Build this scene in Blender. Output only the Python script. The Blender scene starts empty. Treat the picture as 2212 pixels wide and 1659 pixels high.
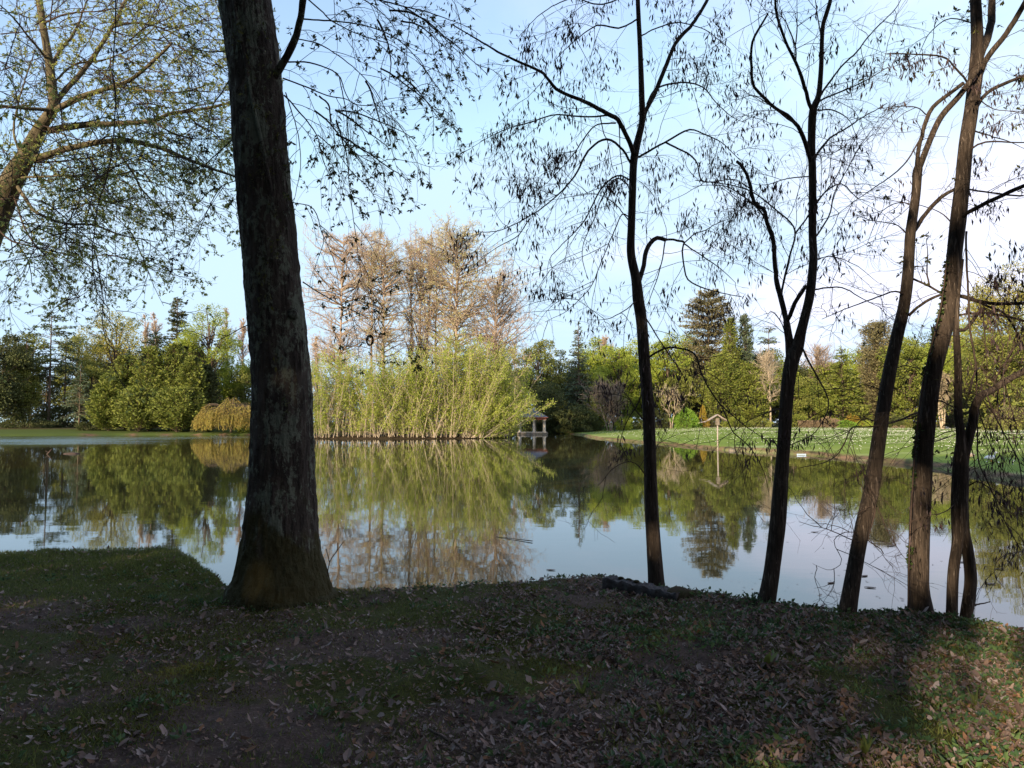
import bpy, math
import numpy as np
from mathutils import Vector

# ------------------------------------------------------------------ camera, world, sun
SC = bpy.context.scene
COL = SC.collection
F = 1600.0; CX = 1106.0; CY = 829.5; HZ = 912.0; EYE = 1.6; WATER = -0.6
TH = math.atan((HZ - CY) / F)
cam_d = bpy.data.cameras.new('camera'); cam = bpy.data.objects.new('camera', cam_d); COL.objects.link(cam)
cam.location = (0, 0, EYE); cam.rotation_euler = (math.pi / 2 + TH, 0, 0)
cam_d.sensor_width = 36; cam_d.lens = F / 2212 * 36; cam_d.clip_start = 0.05; cam_d.clip_end = 6000
SC.camera = cam

SUN_EL = math.radians(17); SUN_ROT = math.radians(180 + 33)      # clockwise from +Y: behind the camera, to the left
SDIR = Vector((math.sin(SUN_ROT) * math.cos(SUN_EL), math.cos(SUN_ROT) * math.cos(SUN_EL), math.sin(SUN_EL)))
W = bpy.data.worlds.new('World'); SC.world = W; W.use_nodes = True
nt = W.node_tree; N = nt.nodes; L = nt.links
N.clear()
wo = N.new('ShaderNodeOutputWorld'); bg = N.new('ShaderNodeBackground'); bg.inputs['Strength'].default_value = 0.14
sky = N.new('ShaderNodeTexSky'); sky.sky_type = 'NISHITA'; sky.sun_disc = False
sky.sun_elevation = SUN_EL; sky.sun_rotation = SUN_ROT; sky.air_density = 1.0; sky.dust_density = 0.2; sky.ozone_density = 1.0
tc = N.new('ShaderNodeTexCoord'); sx = N.new('ShaderNodeSeparateXYZ'); L.new(tc.outputs['Generated'], sx.inputs[0])
def wmath(op, a, b=None, c=None):
    m = N.new('ShaderNodeMath'); m.operation = op
    for i, v in enumerate((a, b, c)):
        if v is None: continue
        if isinstance(v, (int, float)): m.inputs[i].default_value = v
        else: L.new(v, m.inputs[i])
    return m.outputs[0]
# thin cloud sheet: direction projected on a plane high above
zz = wmath('ADD', wmath('MAXIMUM', sx.outputs[2], 0.0), 0.16)
cv = N.new('ShaderNodeCombineXYZ'); L.new(wmath('DIVIDE', sx.outputs[0], zz), cv.inputs[0]); L.new(wmath('DIVIDE', sx.outputs[1], zz), cv.inputs[1])
nz = N.new('ShaderNodeTexNoise'); nz.inputs['Scale'].default_value = 1.1; nz.inputs['Detail'].default_value = 7; nz.inputs['Roughness'].default_value = 0.55; nz.inputs['Distortion'].default_value = 0.5
L.new(cv.outputs[0], nz.inputs['Vector'])
side = wmath('MULTIPLY_ADD', sx.outputs[0], 0.46, -0.03)
amt = wmath('ADD', nz.outputs['Fac'], side)
rr = N.new('ShaderNodeMapRange'); rr.interpolation_type = 'SMOOTHSTEP'
rr.inputs['From Min'].default_value = 0.46; rr.inputs['From Max'].default_value = 0.90; rr.inputs['To Min'].default_value = 0.0; rr.inputs['To Max'].default_value = 0.9
L.new(amt, rr.inputs['Value'])
mixc = N.new('ShaderNodeMix'); mixc.data_type = 'RGBA'
lim = N.new('ShaderNodeMix'); lim.data_type = 'RGBA'; lim.blend_type = 'DARKEN'; lim.inputs['Factor'].default_value = 1.0      # pale even haze low in the sky
L.new(sky.outputs[0], lim.inputs[6]); lim.inputs[7].default_value = (2.0, 2.75, 3.45, 1)
L.new(rr.outputs[0], mixc.inputs['Factor']); L.new(lim.outputs[2], mixc.inputs[6]); mixc.inputs[7].default_value = (3.9, 3.65, 4.3, 1)
veil = N.new('ShaderNodeMix'); veil.data_type = 'RGBA'; veil.blend_type = 'ADD'; veil.inputs['Factor'].default_value = 1.0
L.new(mixc.outputs[2], veil.inputs[6]); veil.inputs[7].default_value = (0.56, 0.68, 0.80, 1)      # thin high veil of cloud
L.new(veil.outputs[2], bg.inputs['Color']); L.new(bg.outputs[0], wo.inputs[0])

sl = bpy.data.lights.new('sun', 'SUN'); sl.energy = 5.0; sl.angle = math.radians(0.6); sl.color = (1.0, 0.79, 0.54)
sun = bpy.data.objects.new('sun', sl); COL.objects.link(sun); sun.rotation_euler = SDIR.to_track_quat('Z', 'Y').to_euler()
SC.view_settings.view_transform = 'Standard'; SC.view_settings.look = 'None'; SC.view_settings.gamma = 1
SC.view_settings.exposure = 1.02

# ------------------------------------------------------------------ helpers
RNG = np.random.default_rng(7)
def rs(seed): return np.random.default_rng(seed)
ct, st = math.cos(TH), math.sin(TH)
def PX(px, py, D):
    u = (px - CX) / F; v = (CY - py) / F
    dy = ct - v * st; t = D / dy
    return np.array([u * t, D, EYE + t * (st + v * ct)])
def UNP(px, py, z):          # where the ray through a pixel meets height z
    u = (px - CX) / F; v = (CY - py) / F
    dz = st + v * ct; t = (z - EYE) / dz
    return (u * t, (ct - v * st) * t)

def _h(ix, iy, iz, s):
    n = (ix * 374761393 + iy * 668265263 + iz * 2147483647 + s * 1274126177) & 0xffffffff
    n = ((n ^ (n >> 13)) * 1274126177) & 0xffffffff
    return ((n ^ (n >> 16)) & 0xffff) / 65535.0
def vnoise(p, s=0):
    p = np.asarray(p, float)
    i = np.floor(p).astype(np.int64); f = p - i; f = f * f * (3 - 2 * f)
    x, y, z = i[..., 0], i[..., 1], i[..., 2]; fx, fy, fz = f[..., 0], f[..., 1], f[..., 2]
    def c(a, b, d): return _h(x + a, y + b, z + d, s)
    def lp(a, b, t): return a + (b - a) * t
    return lp(lp(lp(c(0,0,0), c(1,0,0), fx), lp(c(0,1,0), c(1,1,0), fx), fy),
              lp(lp(c(0,0,1), c(1,0,1), fx), lp(c(0,1,1), c(1,1,1), fx), fy), fz)
def fbm(p, o=4, s=0):
    r = 0; a = 0.5; p = np.asarray(p, float)
    for k in range(o): r = r + a * vnoise(p, s + k); p = p * 2.03; a *= 0.5
    return r / (1 - 0.5 ** o)
def sstep(a, b, x):
    t = np.clip((x - a) / (b - a), 0, 1); return t * t * (3 - 2 * t)
def unit(v): return v / np.maximum(np.linalg.norm(v, axis=-1, keepdims=True), 1e-9)

class Geo:
    def __init__(s): s.v = []; s.f = []; s.m = []; s.sm = []; s.n = 0
    def add(s, V, Fc, mat=0, smooth=False):
        V = np.asarray(V, float).reshape(-1, 3); Fc = np.asarray(Fc, np.int64)
        if len(V) == 0 or len(Fc) == 0: return
        s.v.append(V); s.f.append(Fc + s.n); s.m.append(np.full(len(Fc), mat)); s.sm.append(np.full(len(Fc), smooth)); s.n += len(V)
    def mesh(s, name, mats, off=(0, 0, 0)):
        me = bpy.data.meshes.new(name)
        V = np.concatenate(s.v) - np.asarray(off, float)
        me.vertices.add(len(V)); me.vertices.foreach_set('co', V.astype(np.float32).ravel())
        tot = np.concatenate([np.full(len(a), a.shape[1]) for a in s.f]); idx = np.concatenate([a.ravel() for a in s.f])
        me.loops.add(len(idx)); me.loops.foreach_set('vertex_index', idx.astype(np.int32))
        me.polygons.add(len(tot)); st_ = np.concatenate([[0], np.cumsum(tot)[:-1]])
        me.polygons.foreach_set('loop_start', st_.astype(np.int32))
        me.polygons.foreach_set('material_index', np.concatenate(s.m).astype(np.int32))
        me.polygons.foreach_set('use_smooth', np.concatenate(s.sm).astype(bool))
        for m in mats: me.materials.append(m)
        me.update(calc_edges=True)
        return me
def setp(o, label=None, cat=None, group=None, kind=None):
    if label: o['label'] = label
    if cat: o['category'] = cat
    if group: o['group'] = group
    if kind: o['kind'] = kind
    return o
def thing(name, loc, label, cat, group=None, kind=None):
    o = bpy.data.objects.new(name, None); COL.objects.link(o); o.location = [float(a) for a in loc]; o.empty_display_size = 0.2
    return setp(o, label, cat, group, kind)
def wloc(p):
    v = np.zeros(3)
    while p is not None: v = v + np.array(p.location); p = p.parent
    return v
def part(name, g, mats, parent=None, loc=None):
    if not isinstance(mats, (list, tuple)): mats = [mats]
    base = wloc(parent) if parent is not None else (np.zeros(3) if loc is None else np.array(loc, float))
    o = bpy.data.objects.new(name, g.mesh(name, mats, base)); COL.objects.link(o)
    if parent is not None: o.parent = parent
    else: o.location = [float(a) for a in base]
    return o

def batch_tubes(g, P, R, sides=3, mat=0, smooth=True, cap=False):
    P = np.asarray(P, float); R = np.asarray(R, float); M, K = P.shape[:2]
    T = np.gradient(P, axis=1); T = unit(T)
    mt = unit(T.mean(axis=1)); ref = np.where(np.abs(mt[:, 2:3]) < 0.7, np.array([[0, 0, 1.0]]), np.array([[1.0, 0, 0]]))
    n = unit(np.cross(T, ref[:, None, :])); b = np.cross(T, n)
    a = np.arange(sides) * 2 * math.pi / sides
    V = P[:, :, None, :] + R[:, :, None, None] * (np.cos(a)[None, None, :, None] * n[:, :, None, :] + np.sin(a)[None, None, :, None] * b[:, :, None, :])
    base = (np.arange(M) * K * sides)[:, None, None]
    k = (np.arange(K - 1) * sides)[None, :, None]; j = np.arange(sides)[None, None, :]; j2 = (np.arange(sides) + 1) % sides
    j2 = j2[None, None, :]
    q = np.stack([base + k + j, base + k + j2, base + k + sides + j2, base + k + sides + j], -1).reshape(-1, 4)
    g.add(V.reshape(-1, 3), q, mat, smooth)
    if cap:
        c0 = np.concatenate([[np.arange(sides)[::-1] + m * K * sides, np.arange(sides) + m * K * sides + (K - 1) * sides] for m in range(M)])
        g.f.append(c0 + g.n - M * K * sides); g.m.append(np.full(len(c0), mat)); g.sm.append(np.full(len(c0), False))
def tube(g, P, R, sides=8, mat=0, cap=True): batch_tubes(g, np.asarray(P)[None], np.broadcast_to(np.asarray(R, float), (len(P),))[None], sides, mat, True, cap)
def catmull(P, sub=5):
    P = np.asarray(P, float)
    if len(P) < 3: return np.array([P[0] + (P[-1] - P[0]) * t for t in np.linspace(0, 1, sub + 1)])
    Q = np.vstack([2 * P[0] - P[1], P, 2 * P[-1] - P[-2]]); out = []
    for i in range(1, len(Q) - 2):
        for t in np.arange(sub) / sub:
            a, b, c, d = Q[i-1], Q[i], Q[i+1], Q[i+2]
            out.append(0.5 * ((2*b) + (c-a)*t + (2*a-5*b+4*c-d)*t*t + (3*b-a-3*c+d)*t**3))
    out.append(Q[-2]); return np.array(out)
def resample(P, n):
    s = np.concatenate([[0], np.cumsum(np.linalg.norm(np.diff(P[:, :3], axis=0), axis=1))]); t = np.linspace(0, s[-1], n)
    return np.stack([np.interp(t, s, P[:, k]) for k in range(P.shape[1])], 1)
def grow(rng, S, Dn, Ln, n=5, wander=0.25, droop=0.0):
    M = len(S); P = np.zeros((M, n, 3)); P[:, 0] = S; d = unit(np.asarray(Dn, float)); stp = (np.asarray(Ln) / (n - 1))[:, None]
    dr = np.broadcast_to(np.asarray(droop, float), (M,))
    for k in range(1, n):
        d = d + rng.normal(0, wander, (M, 3)); d[:, 2] -= dr; d = unit(d); P[:, k] = P[:, k-1] + d * stp
    return P
def along(P, idx, t):
    K = P.shape[1]; x = t * (K - 1); i = np.minimum(x.astype(int), K - 2); f = (x - i)[:, None]
    a = P[idx, i]; b = P[idx, i + 1]; return a + (b - a) * f, unit(b - a)
def perp(rng, T):
    r = rng.normal(size=T.shape); return unit(r - (r * T).sum(-1, keepdims=True) * T)
def branch(rng, P, cnt, t0=0.2, t1=1.0, ang=0.9, up=0.0):
    """cnt: children per path (array or int) -> starts, dirs, parent idx, t"""
    M = len(P); cnt = np.broadcast_to(np.asarray(cnt), (M,)).astype(int); idx = np.repeat(np.arange(M), cnt)
    t = rng.uniform(t0, t1, len(idx)); S, T = along(P, idx, t)
    a = rng.normal(ang, 0.2, len(idx))[:, None]; p = perp(rng, T); p[:, 2] += up; p = unit(p)
    return S, unit(T * np.cos(a) + p * np.sin(a)), idx, t
def taper(r0, r1, n): 
    r0 = np.asarray(r0, float)[:, None]; r1 = np.asarray(r1, float)[:, None]; return r0 + (r1 - r0) * np.linspace(0, 1, n)[None, :]
def leaves(g, Pos, Dr, Ln, Wd, rng, mat=0, fold=0.25, nrm=None):
    M = len(Pos)
    if M == 0: return
    Ln = np.broadcast_to(np.asarray(Ln, float), (M,))[:, None]; Wd = np.broadcast_to(np.asarray(Wd, float), (M,))[:, None]
    Dr = unit(Dr); s = perp(rng, Dr) if nrm is None else unit(np.cross(Dr, nrm)); n = np.cross(s, Dr)
    m = Pos + Dr * Ln * 0.45
    V = np.stack([Pos, m + s * Wd / 2 + n * Wd * fold, Pos + Dr * Ln, m - s * Wd / 2 + n * Wd * fold], 1)
    q = np.arange(M * 4).reshape(M, 4); g.add(V, q, mat)

def box(g, c, s, mat=0, rz=0, taper_=1.0):
    c = np.array(c, float); s = np.array(s, float) / 2
    v = np.array([[-1,-1,-1],[1,-1,-1],[1,1,-1],[-1,1,-1],[-1,-1,1],[1,-1,1],[1,1,1],[-1,1,1]], float) * s
    v[4:, :2] *= taper_
    R = np.array([[math.cos(rz), -math.sin(rz), 0], [math.sin(rz), math.cos(rz), 0], [0, 0, 1]]); v = v @ R.T + c
    g.add(v, [[0,3,2,1],[4,5,6,7],[0,1,5,4],[1,2,6,5],[2,3,7,6],[3,0,4,7]], mat)

# ------------------------------------------------------------------ materials
def newmat(name):
    m = bpy.data.materials.new(name); m.use_nodes = True; m.node_tree.nodes.clear(); return m
class NT:
    def __init__(s, m): s.t = m.node_tree; s.N = s.t.nodes; s.L = s.t.links
    def n(s, ty, **k):
        x = s.N.new(ty)
        for a, b in k.items(): setattr(x, a, b)
        return x
    def set(s, node, key, v):
        if hasattr(v, 'is_linked') or isinstance(v, bpy.types.NodeSocket): s.L.new(v, node.inputs[key])
        else: node.inputs[key].default_value = v
    def noise(s, vec, scale, detail=4, rough=0.55, dist=0.0):
        x = s.n('ShaderNodeTexNoise'); x.inputs['Scale'].default_value = scale; x.inputs['Detail'].default_value = detail
        x.inputs['Roughness'].default_value = rough; x.inputs['Distortion'].default_value = dist; s.L.new(vec, x.inputs['Vector']); return x.outputs['Fac']
    def ramp(s, fac, stops, interp='LINEAR'):
        x = s.n('ShaderNodeValToRGB'); cr = x.color_ramp; cr.interpolation = interp
        while len(cr.elements) < len(stops): cr.elements.new(0.5)
        for e, (p, c) in zip(cr.elements, stops): e.position = p; e.color = (*c, 1) if len(c) == 3 else c
        s.L.new(fac, x.inputs[0]); return x.outputs[0]
    def mix(s, f, a, b, mode='MIX'):
        x = s.n('ShaderNodeMix', data_type='RGBA', blend_type=mode); s.set(x, 'Factor', f)
        for k, v in ((6, a), (7, b)):
            if isinstance(v, bpy.types.NodeSocket): s.L.new(v, x.inputs[k])
            else: x.inputs[k].default_value = (*v, 1)
        return x.outputs[2]
    def math(s, op, a, b=0.0, c=0.0):
        x = s.n('ShaderNodeMath', operation=op); s.set(x, 0, a); s.set(x, 1, b)
        if op in ('MULTIPLY_ADD',): s.set(x, 2, c)
        return x.outputs[0]
    def mr(s, v, a, b, c=0.0, d=1.0):
        x = s.n('ShaderNodeMapRange', interpolation_type='SMOOTHSTEP'); s.L.new(v, x.inputs['Value'])
        for k, q in (('From Min', a), ('From Max', b), ('To Min', c), ('To Max', d)): x.inputs[k].default_value = q
        return x.outputs[0]
    def coord(s, scale=(1, 1, 1), kind='Object'):
        t = s.n('ShaderNodeTexCoord'); m = s.n('ShaderNodeMapping'); m.inputs['Scale'].default_value = scale
        s.L.new(t.outputs[kind], m.inputs['Vector']); return m.outputs[0]
    def pos(s, scale=(1, 1, 1)):
        t = s.n('ShaderNodeNewGeometry'); m = s.n('ShaderNodeMapping'); m.inputs['Scale'].default_value = scale
        s.L.new(t.outputs['Position'], m.inputs['Vector']); return m.outputs[0]
    def rand(s): return s.n('ShaderNodeNewGeometry').outputs['Random Per Island']
    def out(s, sh): o = s.n('ShaderNodeOutputMaterial'); s.L.new(sh, o.inputs['Surface'])
    def prin(s, col, rough=0.8, bump=None, bs=0.3, bd=0.02, spec=0.3, **kw):
        p = s.n('ShaderNodeBsdfPrincipled'); s.set(p, 'Roughness', rough)
        if isinstance(col, bpy.types.NodeSocket): s.L.new(col, p.inputs['Base Color'])
        else: p.inputs['Base Color'].default_value = (*col, 1)
        p.inputs['Specular IOR Level'].default_value = spec
        if bump is not None:
            b = s.n('ShaderNodeBump'); b.inputs['Strength'].default_value = bs; b.inputs['Distance'].default_value = bd
            s.L.new(bump, b.inputs['Height']); s.L.new(b.outputs[0], p.inputs['Normal'])
        for k, v in kw.items(): p.inputs[k].default_value = v
        return p.outputs[0]
def leafmat(name, cols, trans=0.35, big=0.25, rough=0.6, scale=0.35, spec=0.25):
    """cols: list of base colours picked per leaf; clumpwise variation by position"""
    m = newmat(name); t = NT(m)
    k = len(cols); r = t.rand(); c = t.ramp(r, [((i + 0.5) / k, cols[i]) for i in range(k)])
    nz = t.noise(t.pos(), scale, 3); c2 = t.mix(t.mr(nz, 0.35, 0.65), c, tuple(min(1, x * (1 + big * 1.6)) for x in cols[-1]))
    c = t.mix(big, c, c2)
    p = t.prin(c, rough, spec=spec)
    tr = t.n('ShaderNodeBsdfTranslucent'); t.L.new(c, tr.inputs[0])
    ms = t.n('ShaderNodeMixShader'); ms.inputs[0].default_value = trans; t.L.new(p, ms.inputs[1]); t.L.new(tr.outputs[0], ms.inputs[2])
    t.out(ms.outputs[0]); return m
def barkmat(name, a, b, vs=(14, 14, 2.5), bs=0.8, bd=0.02, lichen=None, moss=None, rough=0.9):
    m = newmat(name); t = NT(m)
    v = t.coord(vs); n1 = t.noise(v, 1.0, 6, 0.6, 0.6); n2 = t.noise(t.coord(), 40, 4, 0.6)
    c = t.mix(t.mr(n1, 0.3, 0.7), a, b); c = t.mix(t.math('MULTIPLY', n2, 0.5), c, tuple(x * 0.45 for x in a))
    if lichen: c = t.mix(t.mr(t.math('ADD', t.math('MULTIPLY', t.noise(t.coord((24, 24, 14)), 1.0, 8, 0.75, 0.4), 0.6), t.math('MULTIPLY', t.noise(t.coord((5, 5, 2.2)), 1.0, 3), 0.5)), 0.555, 0.60, 0, 0.92), c, lichen)
    if moss:
        o = t.n('ShaderNodeSeparateXYZ'); t.L.new(t.coord(), o.inputs[0])
        hgt = t.mr(o.outputs[2], 0.2, 1.35, 0.26, -0.25); mm = t.math('ADD', t.noise(t.coord((3.5, 3.5, 2.5)), 1.0, 5), hgt)
        c = t.mix(t.mr(mm, 0.5, 0.66, 0, 0.9), c, moss)
    if name == 'bark_locust': c = t.mix(t.mr(t.noise(t.coord((60, 60, 4)), 1.0, 5, 0.7, 0.8), 0.56, 0.66, 0, 0.75), c, (0.20, 0.165, 0.14))
    bb = t.math('ADD', n1, t.math('MULTIPLY', n2, 0.35))
    t.out(t.prin(c, rough, bb, bs, bd, spec=0.15)); return m
def flatmat(name, a, b=None, scale=6, rough=0.8, bump=0.2, spec=0.3, bd=0.01):
    m = newmat(name); t = NT(m); b = b or tuple(x * 0.75 for x in a)
    n = t.noise(t.coord(), scale, 5); t.out(t.prin(t.mix(t.mr(n, 0.3, 0.7), a, b), rough, n, bump, bd, spec)); return m

BARK_OAK = barkmat('bark_oak', (0.10, 0.084, 0.070), (0.03, 0.026, 0.024), (18, 18, 3.2), 1.0, 0.06, lichen=(0.155, 0.175, 0.135), moss=(0.045, 0.04, 0.014))
BARK_LOC = barkmat('bark_locust', (0.075, 0.058, 0.046), (0.020, 0.016, 0.014), (46, 46, 5), 1.0, 0.02)
BARK_TWIG = barkmat('bark_twig', (0.085, 0.06, 0.048), (0.045, 0.034, 0.03), (30, 30, 12), 0.3, 0.005)
BARK_TREE = barkmat('bark_mossy_limb', (0.15, 0.125, 0.085), (0.06, 0.055, 0.025), (10, 10, 6), 0.6, 0.02)
BARK_FAR = barkmat('bark_far', (0.16, 0.12, 0.085), (0.08, 0.062, 0.048), (3, 3, 0.7), 0.4, 0.03)
BARK_CYP = barkmat('bark_cypress', (0.40, 0.31, 0.24), (0.26, 0.20, 0.16), (3, 3, 0.5), 0.4, 0.03)
BARK_PALE = barkmat('bark_pale', (0.52, 0.44, 0.33), (0.28, 0.22, 0.155), (4, 4, 1.2), 0.3, 0.02)
BARK_GREY = barkmat('bark_greypink', (0.36, 0.28, 0.23), (0.22, 0.17, 0.14), (4, 4, 1.2), 0.3, 0.02)

# ------------------------------------------------------------------ terrain
near_edge = [(-300,1200),(0,1195),(150,1190),(300,1187),(372,1186),(415,1203),(440,1225),(468,1248),(478,1262),(500,1273),(560,1270),(640,1266),(715,1266),(800,1268),(900,1268),
             (1000,1262),(1080,1257),(1150,1251),(1230,1246),(1300,1244),(1380,1258),(1480,1277),(1560,1285),(1650,1303),(1740,1313),(1850,1325),
             (1950,1322),(2050,1333),(2130,1345),(2212,1360),(2400,1400),(2700,1500)]
shore = [UNP(x, y, 0.0) for x, y in near_edge]
shore += [(8.5, 4.5), (14, 8), (20, 14), (22.5, 20)]
right_edge = [(2330,1062),(2212,1041),(2150,1032),(2050,1014),(1950,1002),(1850,992),(1750,983),(1650,977),(1550,971),(1450,961),(1350,953),(1290,947),(1266,942.5),(1256,939.5),(1240,938)]
shore += [UNP(x, y, WATER) for x, y in right_edge]
shore += [UNP(x, y, WATER) for x, y in [(1180,936),(1060,935.5),(900,935.5),(700,936),(540,939.3),(400,939.3),(250,939.6),(120,941),(0,942),(-300,944),(-700,960)]]
shore += [(-110, 70), (-80, 35), (-40, 15), (-14, 9.3)]
SH = np.array(shore)
ISL_C = np.array([-17.6, 106.5]); ISL_R = np.array([17.2, 8.2])
def pond_sd(x, y):
    """signed distance to pond outline: negative over the water"""
    x = np.asarray(x, float); y = np.asarray(y, float); best = np.full(x.shape, 1e9); ins = np.zeros(x.shape, bool)
    for i in range(len(SH)):
        a = SH[i]; b = SH[(i + 1) % len(SH)]; ab = b - a; l2 = (ab ** 2).sum()
        t = np.clip(((x - a[0]) * ab[0] + (y - a[1]) * ab[1]) / l2, 0, 1)
        best = np.minimum(best, (x - a[0] - t * ab[0]) ** 2 + (y - a[1] - t * ab[1]) ** 2)
        c = (a[1] > y) != (b[1] > y)
        with np.errstate(divide='ignore', invalid='ignore'):
            xi = (b[0] - a[0]) * (y - a[1]) / (b[1] - a[1] + 1e-12) + a[0]
        ins ^= c & (x < xi)
    return np.where(ins, -1, 1) * np.sqrt(best)
def isl_sd(x, y):
    q = np.sqrt(((x - ISL_C[0]) / ISL_R[0]) ** 2 + ((y - ISL_C[1]) / ISL_R[1]) ** 2); return (q - 1) * 8.5
def zones(x, y):
    r = np.hypot(x, y); near = 1 - sstep(13, 21, r); near = np.where(y < -2, 1, near)
    return near
def zland(x, y):
    x = np.asarray(x, float); y = np.asarray(y, float); d = pond_sd(x, y); near = zones(x, y)
    p3 = np.stack([x, y, 0 * x], -1)
    far = -0.34 + np.clip(0.035 * d, 0, 0.9) + 0.1 * (fbm(p3 / 9, 3, 5) - 0.5)
    nr = 0.10 * (fbm(p3 * 0.9, 4, 9) - 0.5) + 0.035 * (fbm(p3 * 6, 3, 3) - 0.5)
    # molehill-like mounds
    for (mx, my, mr, mh) in MOUNDS: nr = nr + mh * np.exp(-((x - mx) ** 2 + (y - my) ** 2) / (mr * mr))
    land = far * (1 - near) + nr * near
    slope = np.where(near > 0.5, 1.25, 0.8)
    rag = 0.25 * (fbm(p3 * np.where(near > 0.5, 3.0, 0.6)[..., None], 3, 21) - 0.5)
    dd = d + rag * np.where(near > 0.5, 0.5, 2.5)
    z = np.where(dd < 0.04, land - np.minimum(1.8, np.maximum(0, 0.04 - dd) * slope), land)
    di = isl_sd(x, y); zi = -0.44 + np.clip(-di * 0.1, 0, 0.35) - np.clip(di, 0, 5) * 0.9
    return np.maximum(z, np.where(di < 4, zi, -99))
MOUNDS = []
for (px, py, r_, h_) in [(1000,1460,0.24,0.06),(1080,1440,0.2,0.045),(905,1410,0.26,0.05),(1310,1560,0.17,0.05),(470,1330,0.2,0.05),(650,1330,0.22,0.04),(1180,1345,0.3,0.05),(880,1490,0.16,0.04),(1040,1480,0.2,0.05)]:
    q = UNP(px, py, 0.0); MOUNDS.append((q[0], q[1], r_, h_))
def gz(x, y): return float(zland(np.array([float(x)]), np.array([float(y)]))[0])

def ground():
    a1 = np.radians(np.arange(-48, 48.001, 0.24)); a2 = np.radians(np.arange(50, 311, 5.0))
    A = np.concatenate([a1, a2]); nr = 640; R = 0.9 * (2600 / 0.9) ** (np.arange(nr) / (nr - 1))
    X = R[:, None] * np.sin(A)[None]; Y = R[:, None] * np.cos(A)[None]
    Z = zland(X, Y); n = len(A)
    g = Geo(); V = np.stack([X, Y, Z], -1).reshape(-1, 3)
    i = (np.arange(nr - 1) * n)[:, None]; j = np.arange(n)[None]; j2 = (np.arange(n) + 1) % n; j2 = j2[None]
    g.add(np.vstack([V, [[0, 0, gz(0, 0)]]]), np.stack([i + j, i + n + j, i + n + j2, i + j2], -1).reshape(-1, 4)[:, ::-1], 0, True)
    c = len(V); jj = np.arange(n); g.f.append(np.stack([jj, (jj + 1) % n, np.full(n, c)], 1)); g.m.append(np.zeros(n)); g.sm.append(np.ones(n, bool))
    # make sure faces look up
    m = newmat('ground'); t = NT(m)
    o = part('ground', g, m); setp(o, kind='structure')
    me = o.data
    d = pond_sd(X, Y).ravel(); near = zones(X, Y).ravel(); near = np.append(near, 1); d = np.append(d, 3)
    x, y = X.ravel(), Y.ravel()
    # grassy share of the near ground: more on the left spit, in patches elsewhere
    gr = sstep(5.6, 8.2, np.append(y, 0)) * sstep(-0.8, -2.2, np.append(x, 0)) * 1.0
    pt = fbm(np.stack([np.append(x, 0), np.append(y, 0), np.zeros(len(x) + 1)], -1) * 1.3, 3, 77)
    gr = np.clip(gr + 0.9 * sstep(0.5, 0.72, pt), 0, 1)
    rim = 1 - sstep(0.0, 0.55, np.abs(d + 0.1)); wood = sstep(60, 85, np.where(np.append(x, 0) > -10, d, d * 4))
    isl = np.append((isl_sd(X, Y).ravel() < 2.5), False).astype(float)
    for nm, arr in (('near', near), ('grassy', gr), ('rim', rim), ('isl', isl), ('wood', wood)):
        at = me.attributes.new(nm, 'FLOAT', 'POINT'); at.data.foreach_set('value', arr.astype(np.float32))
    def A_(nm): q = t.n('ShaderNodeAttribute', attribute_name=nm); return q.outputs['Fac']
    P = t.pos()
    n1 = t.noise(P, 1.3, 5); n2 = t.noise(P, 9, 5, 0.65); n3 = t.noise(P, 55, 4, 0.7)
    dirt = t.mix(t.mr(n2, 0.3, 0.7), (0.10, 0.068, 0.056), (0.05, 0.035, 0.031)); dirt = t.mix(t.mr(n3, 0.5, 0.68, 0, 0.6), dirt, (0.19, 0.14, 0.12))
    moss = t.mix(t.mr(n3, 0.3, 0.7), (0.07, 0.068, 0.016), (0.032, 0.04, 0.014))
    nearc = t.mix(t.mr(t.math('ADD', t.math('MULTIPLY', A_('grassy'), 0.45), n1), 0.52, 0.72), dirt, moss)
    ln = t.noise(t.pos((0.05, 0.22, 1)), 1.0, 5); lf = t.noise(P, 7, 5, 0.7); sp = t.n('ShaderNodeSeparateXYZ'); t.L.new(P, sp.inputs[0])
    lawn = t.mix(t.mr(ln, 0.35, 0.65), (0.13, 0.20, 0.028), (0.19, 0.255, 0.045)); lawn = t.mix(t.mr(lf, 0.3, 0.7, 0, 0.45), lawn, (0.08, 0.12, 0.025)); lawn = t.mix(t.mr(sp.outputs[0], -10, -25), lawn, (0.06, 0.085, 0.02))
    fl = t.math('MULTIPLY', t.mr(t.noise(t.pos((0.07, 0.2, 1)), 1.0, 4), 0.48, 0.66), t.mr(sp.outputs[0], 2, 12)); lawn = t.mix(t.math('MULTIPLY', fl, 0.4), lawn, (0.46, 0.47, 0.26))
    rimc = t.mix(t.mr(t.noise(t.pos((0.8, 0.8, 3)), 1, 4), 0.35, 0.65), (0.17, 0.10, 0.07), (0.06, 0.045, 0.028))
    litter = t.mix(t.mr(n2, 0.3, 0.7), (0.10, 0.075, 0.04), (0.05, 0.06, 0.022))
    far = t.mix(A_('wood'), lawn, litter); far = t.mix(A_('rim'), far, rimc); far = t.mix(A_('isl'), far, (0.035, 0.026, 0.016))
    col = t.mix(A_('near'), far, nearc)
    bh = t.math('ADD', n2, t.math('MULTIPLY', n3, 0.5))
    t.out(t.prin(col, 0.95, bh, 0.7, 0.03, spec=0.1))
ground()

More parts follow.
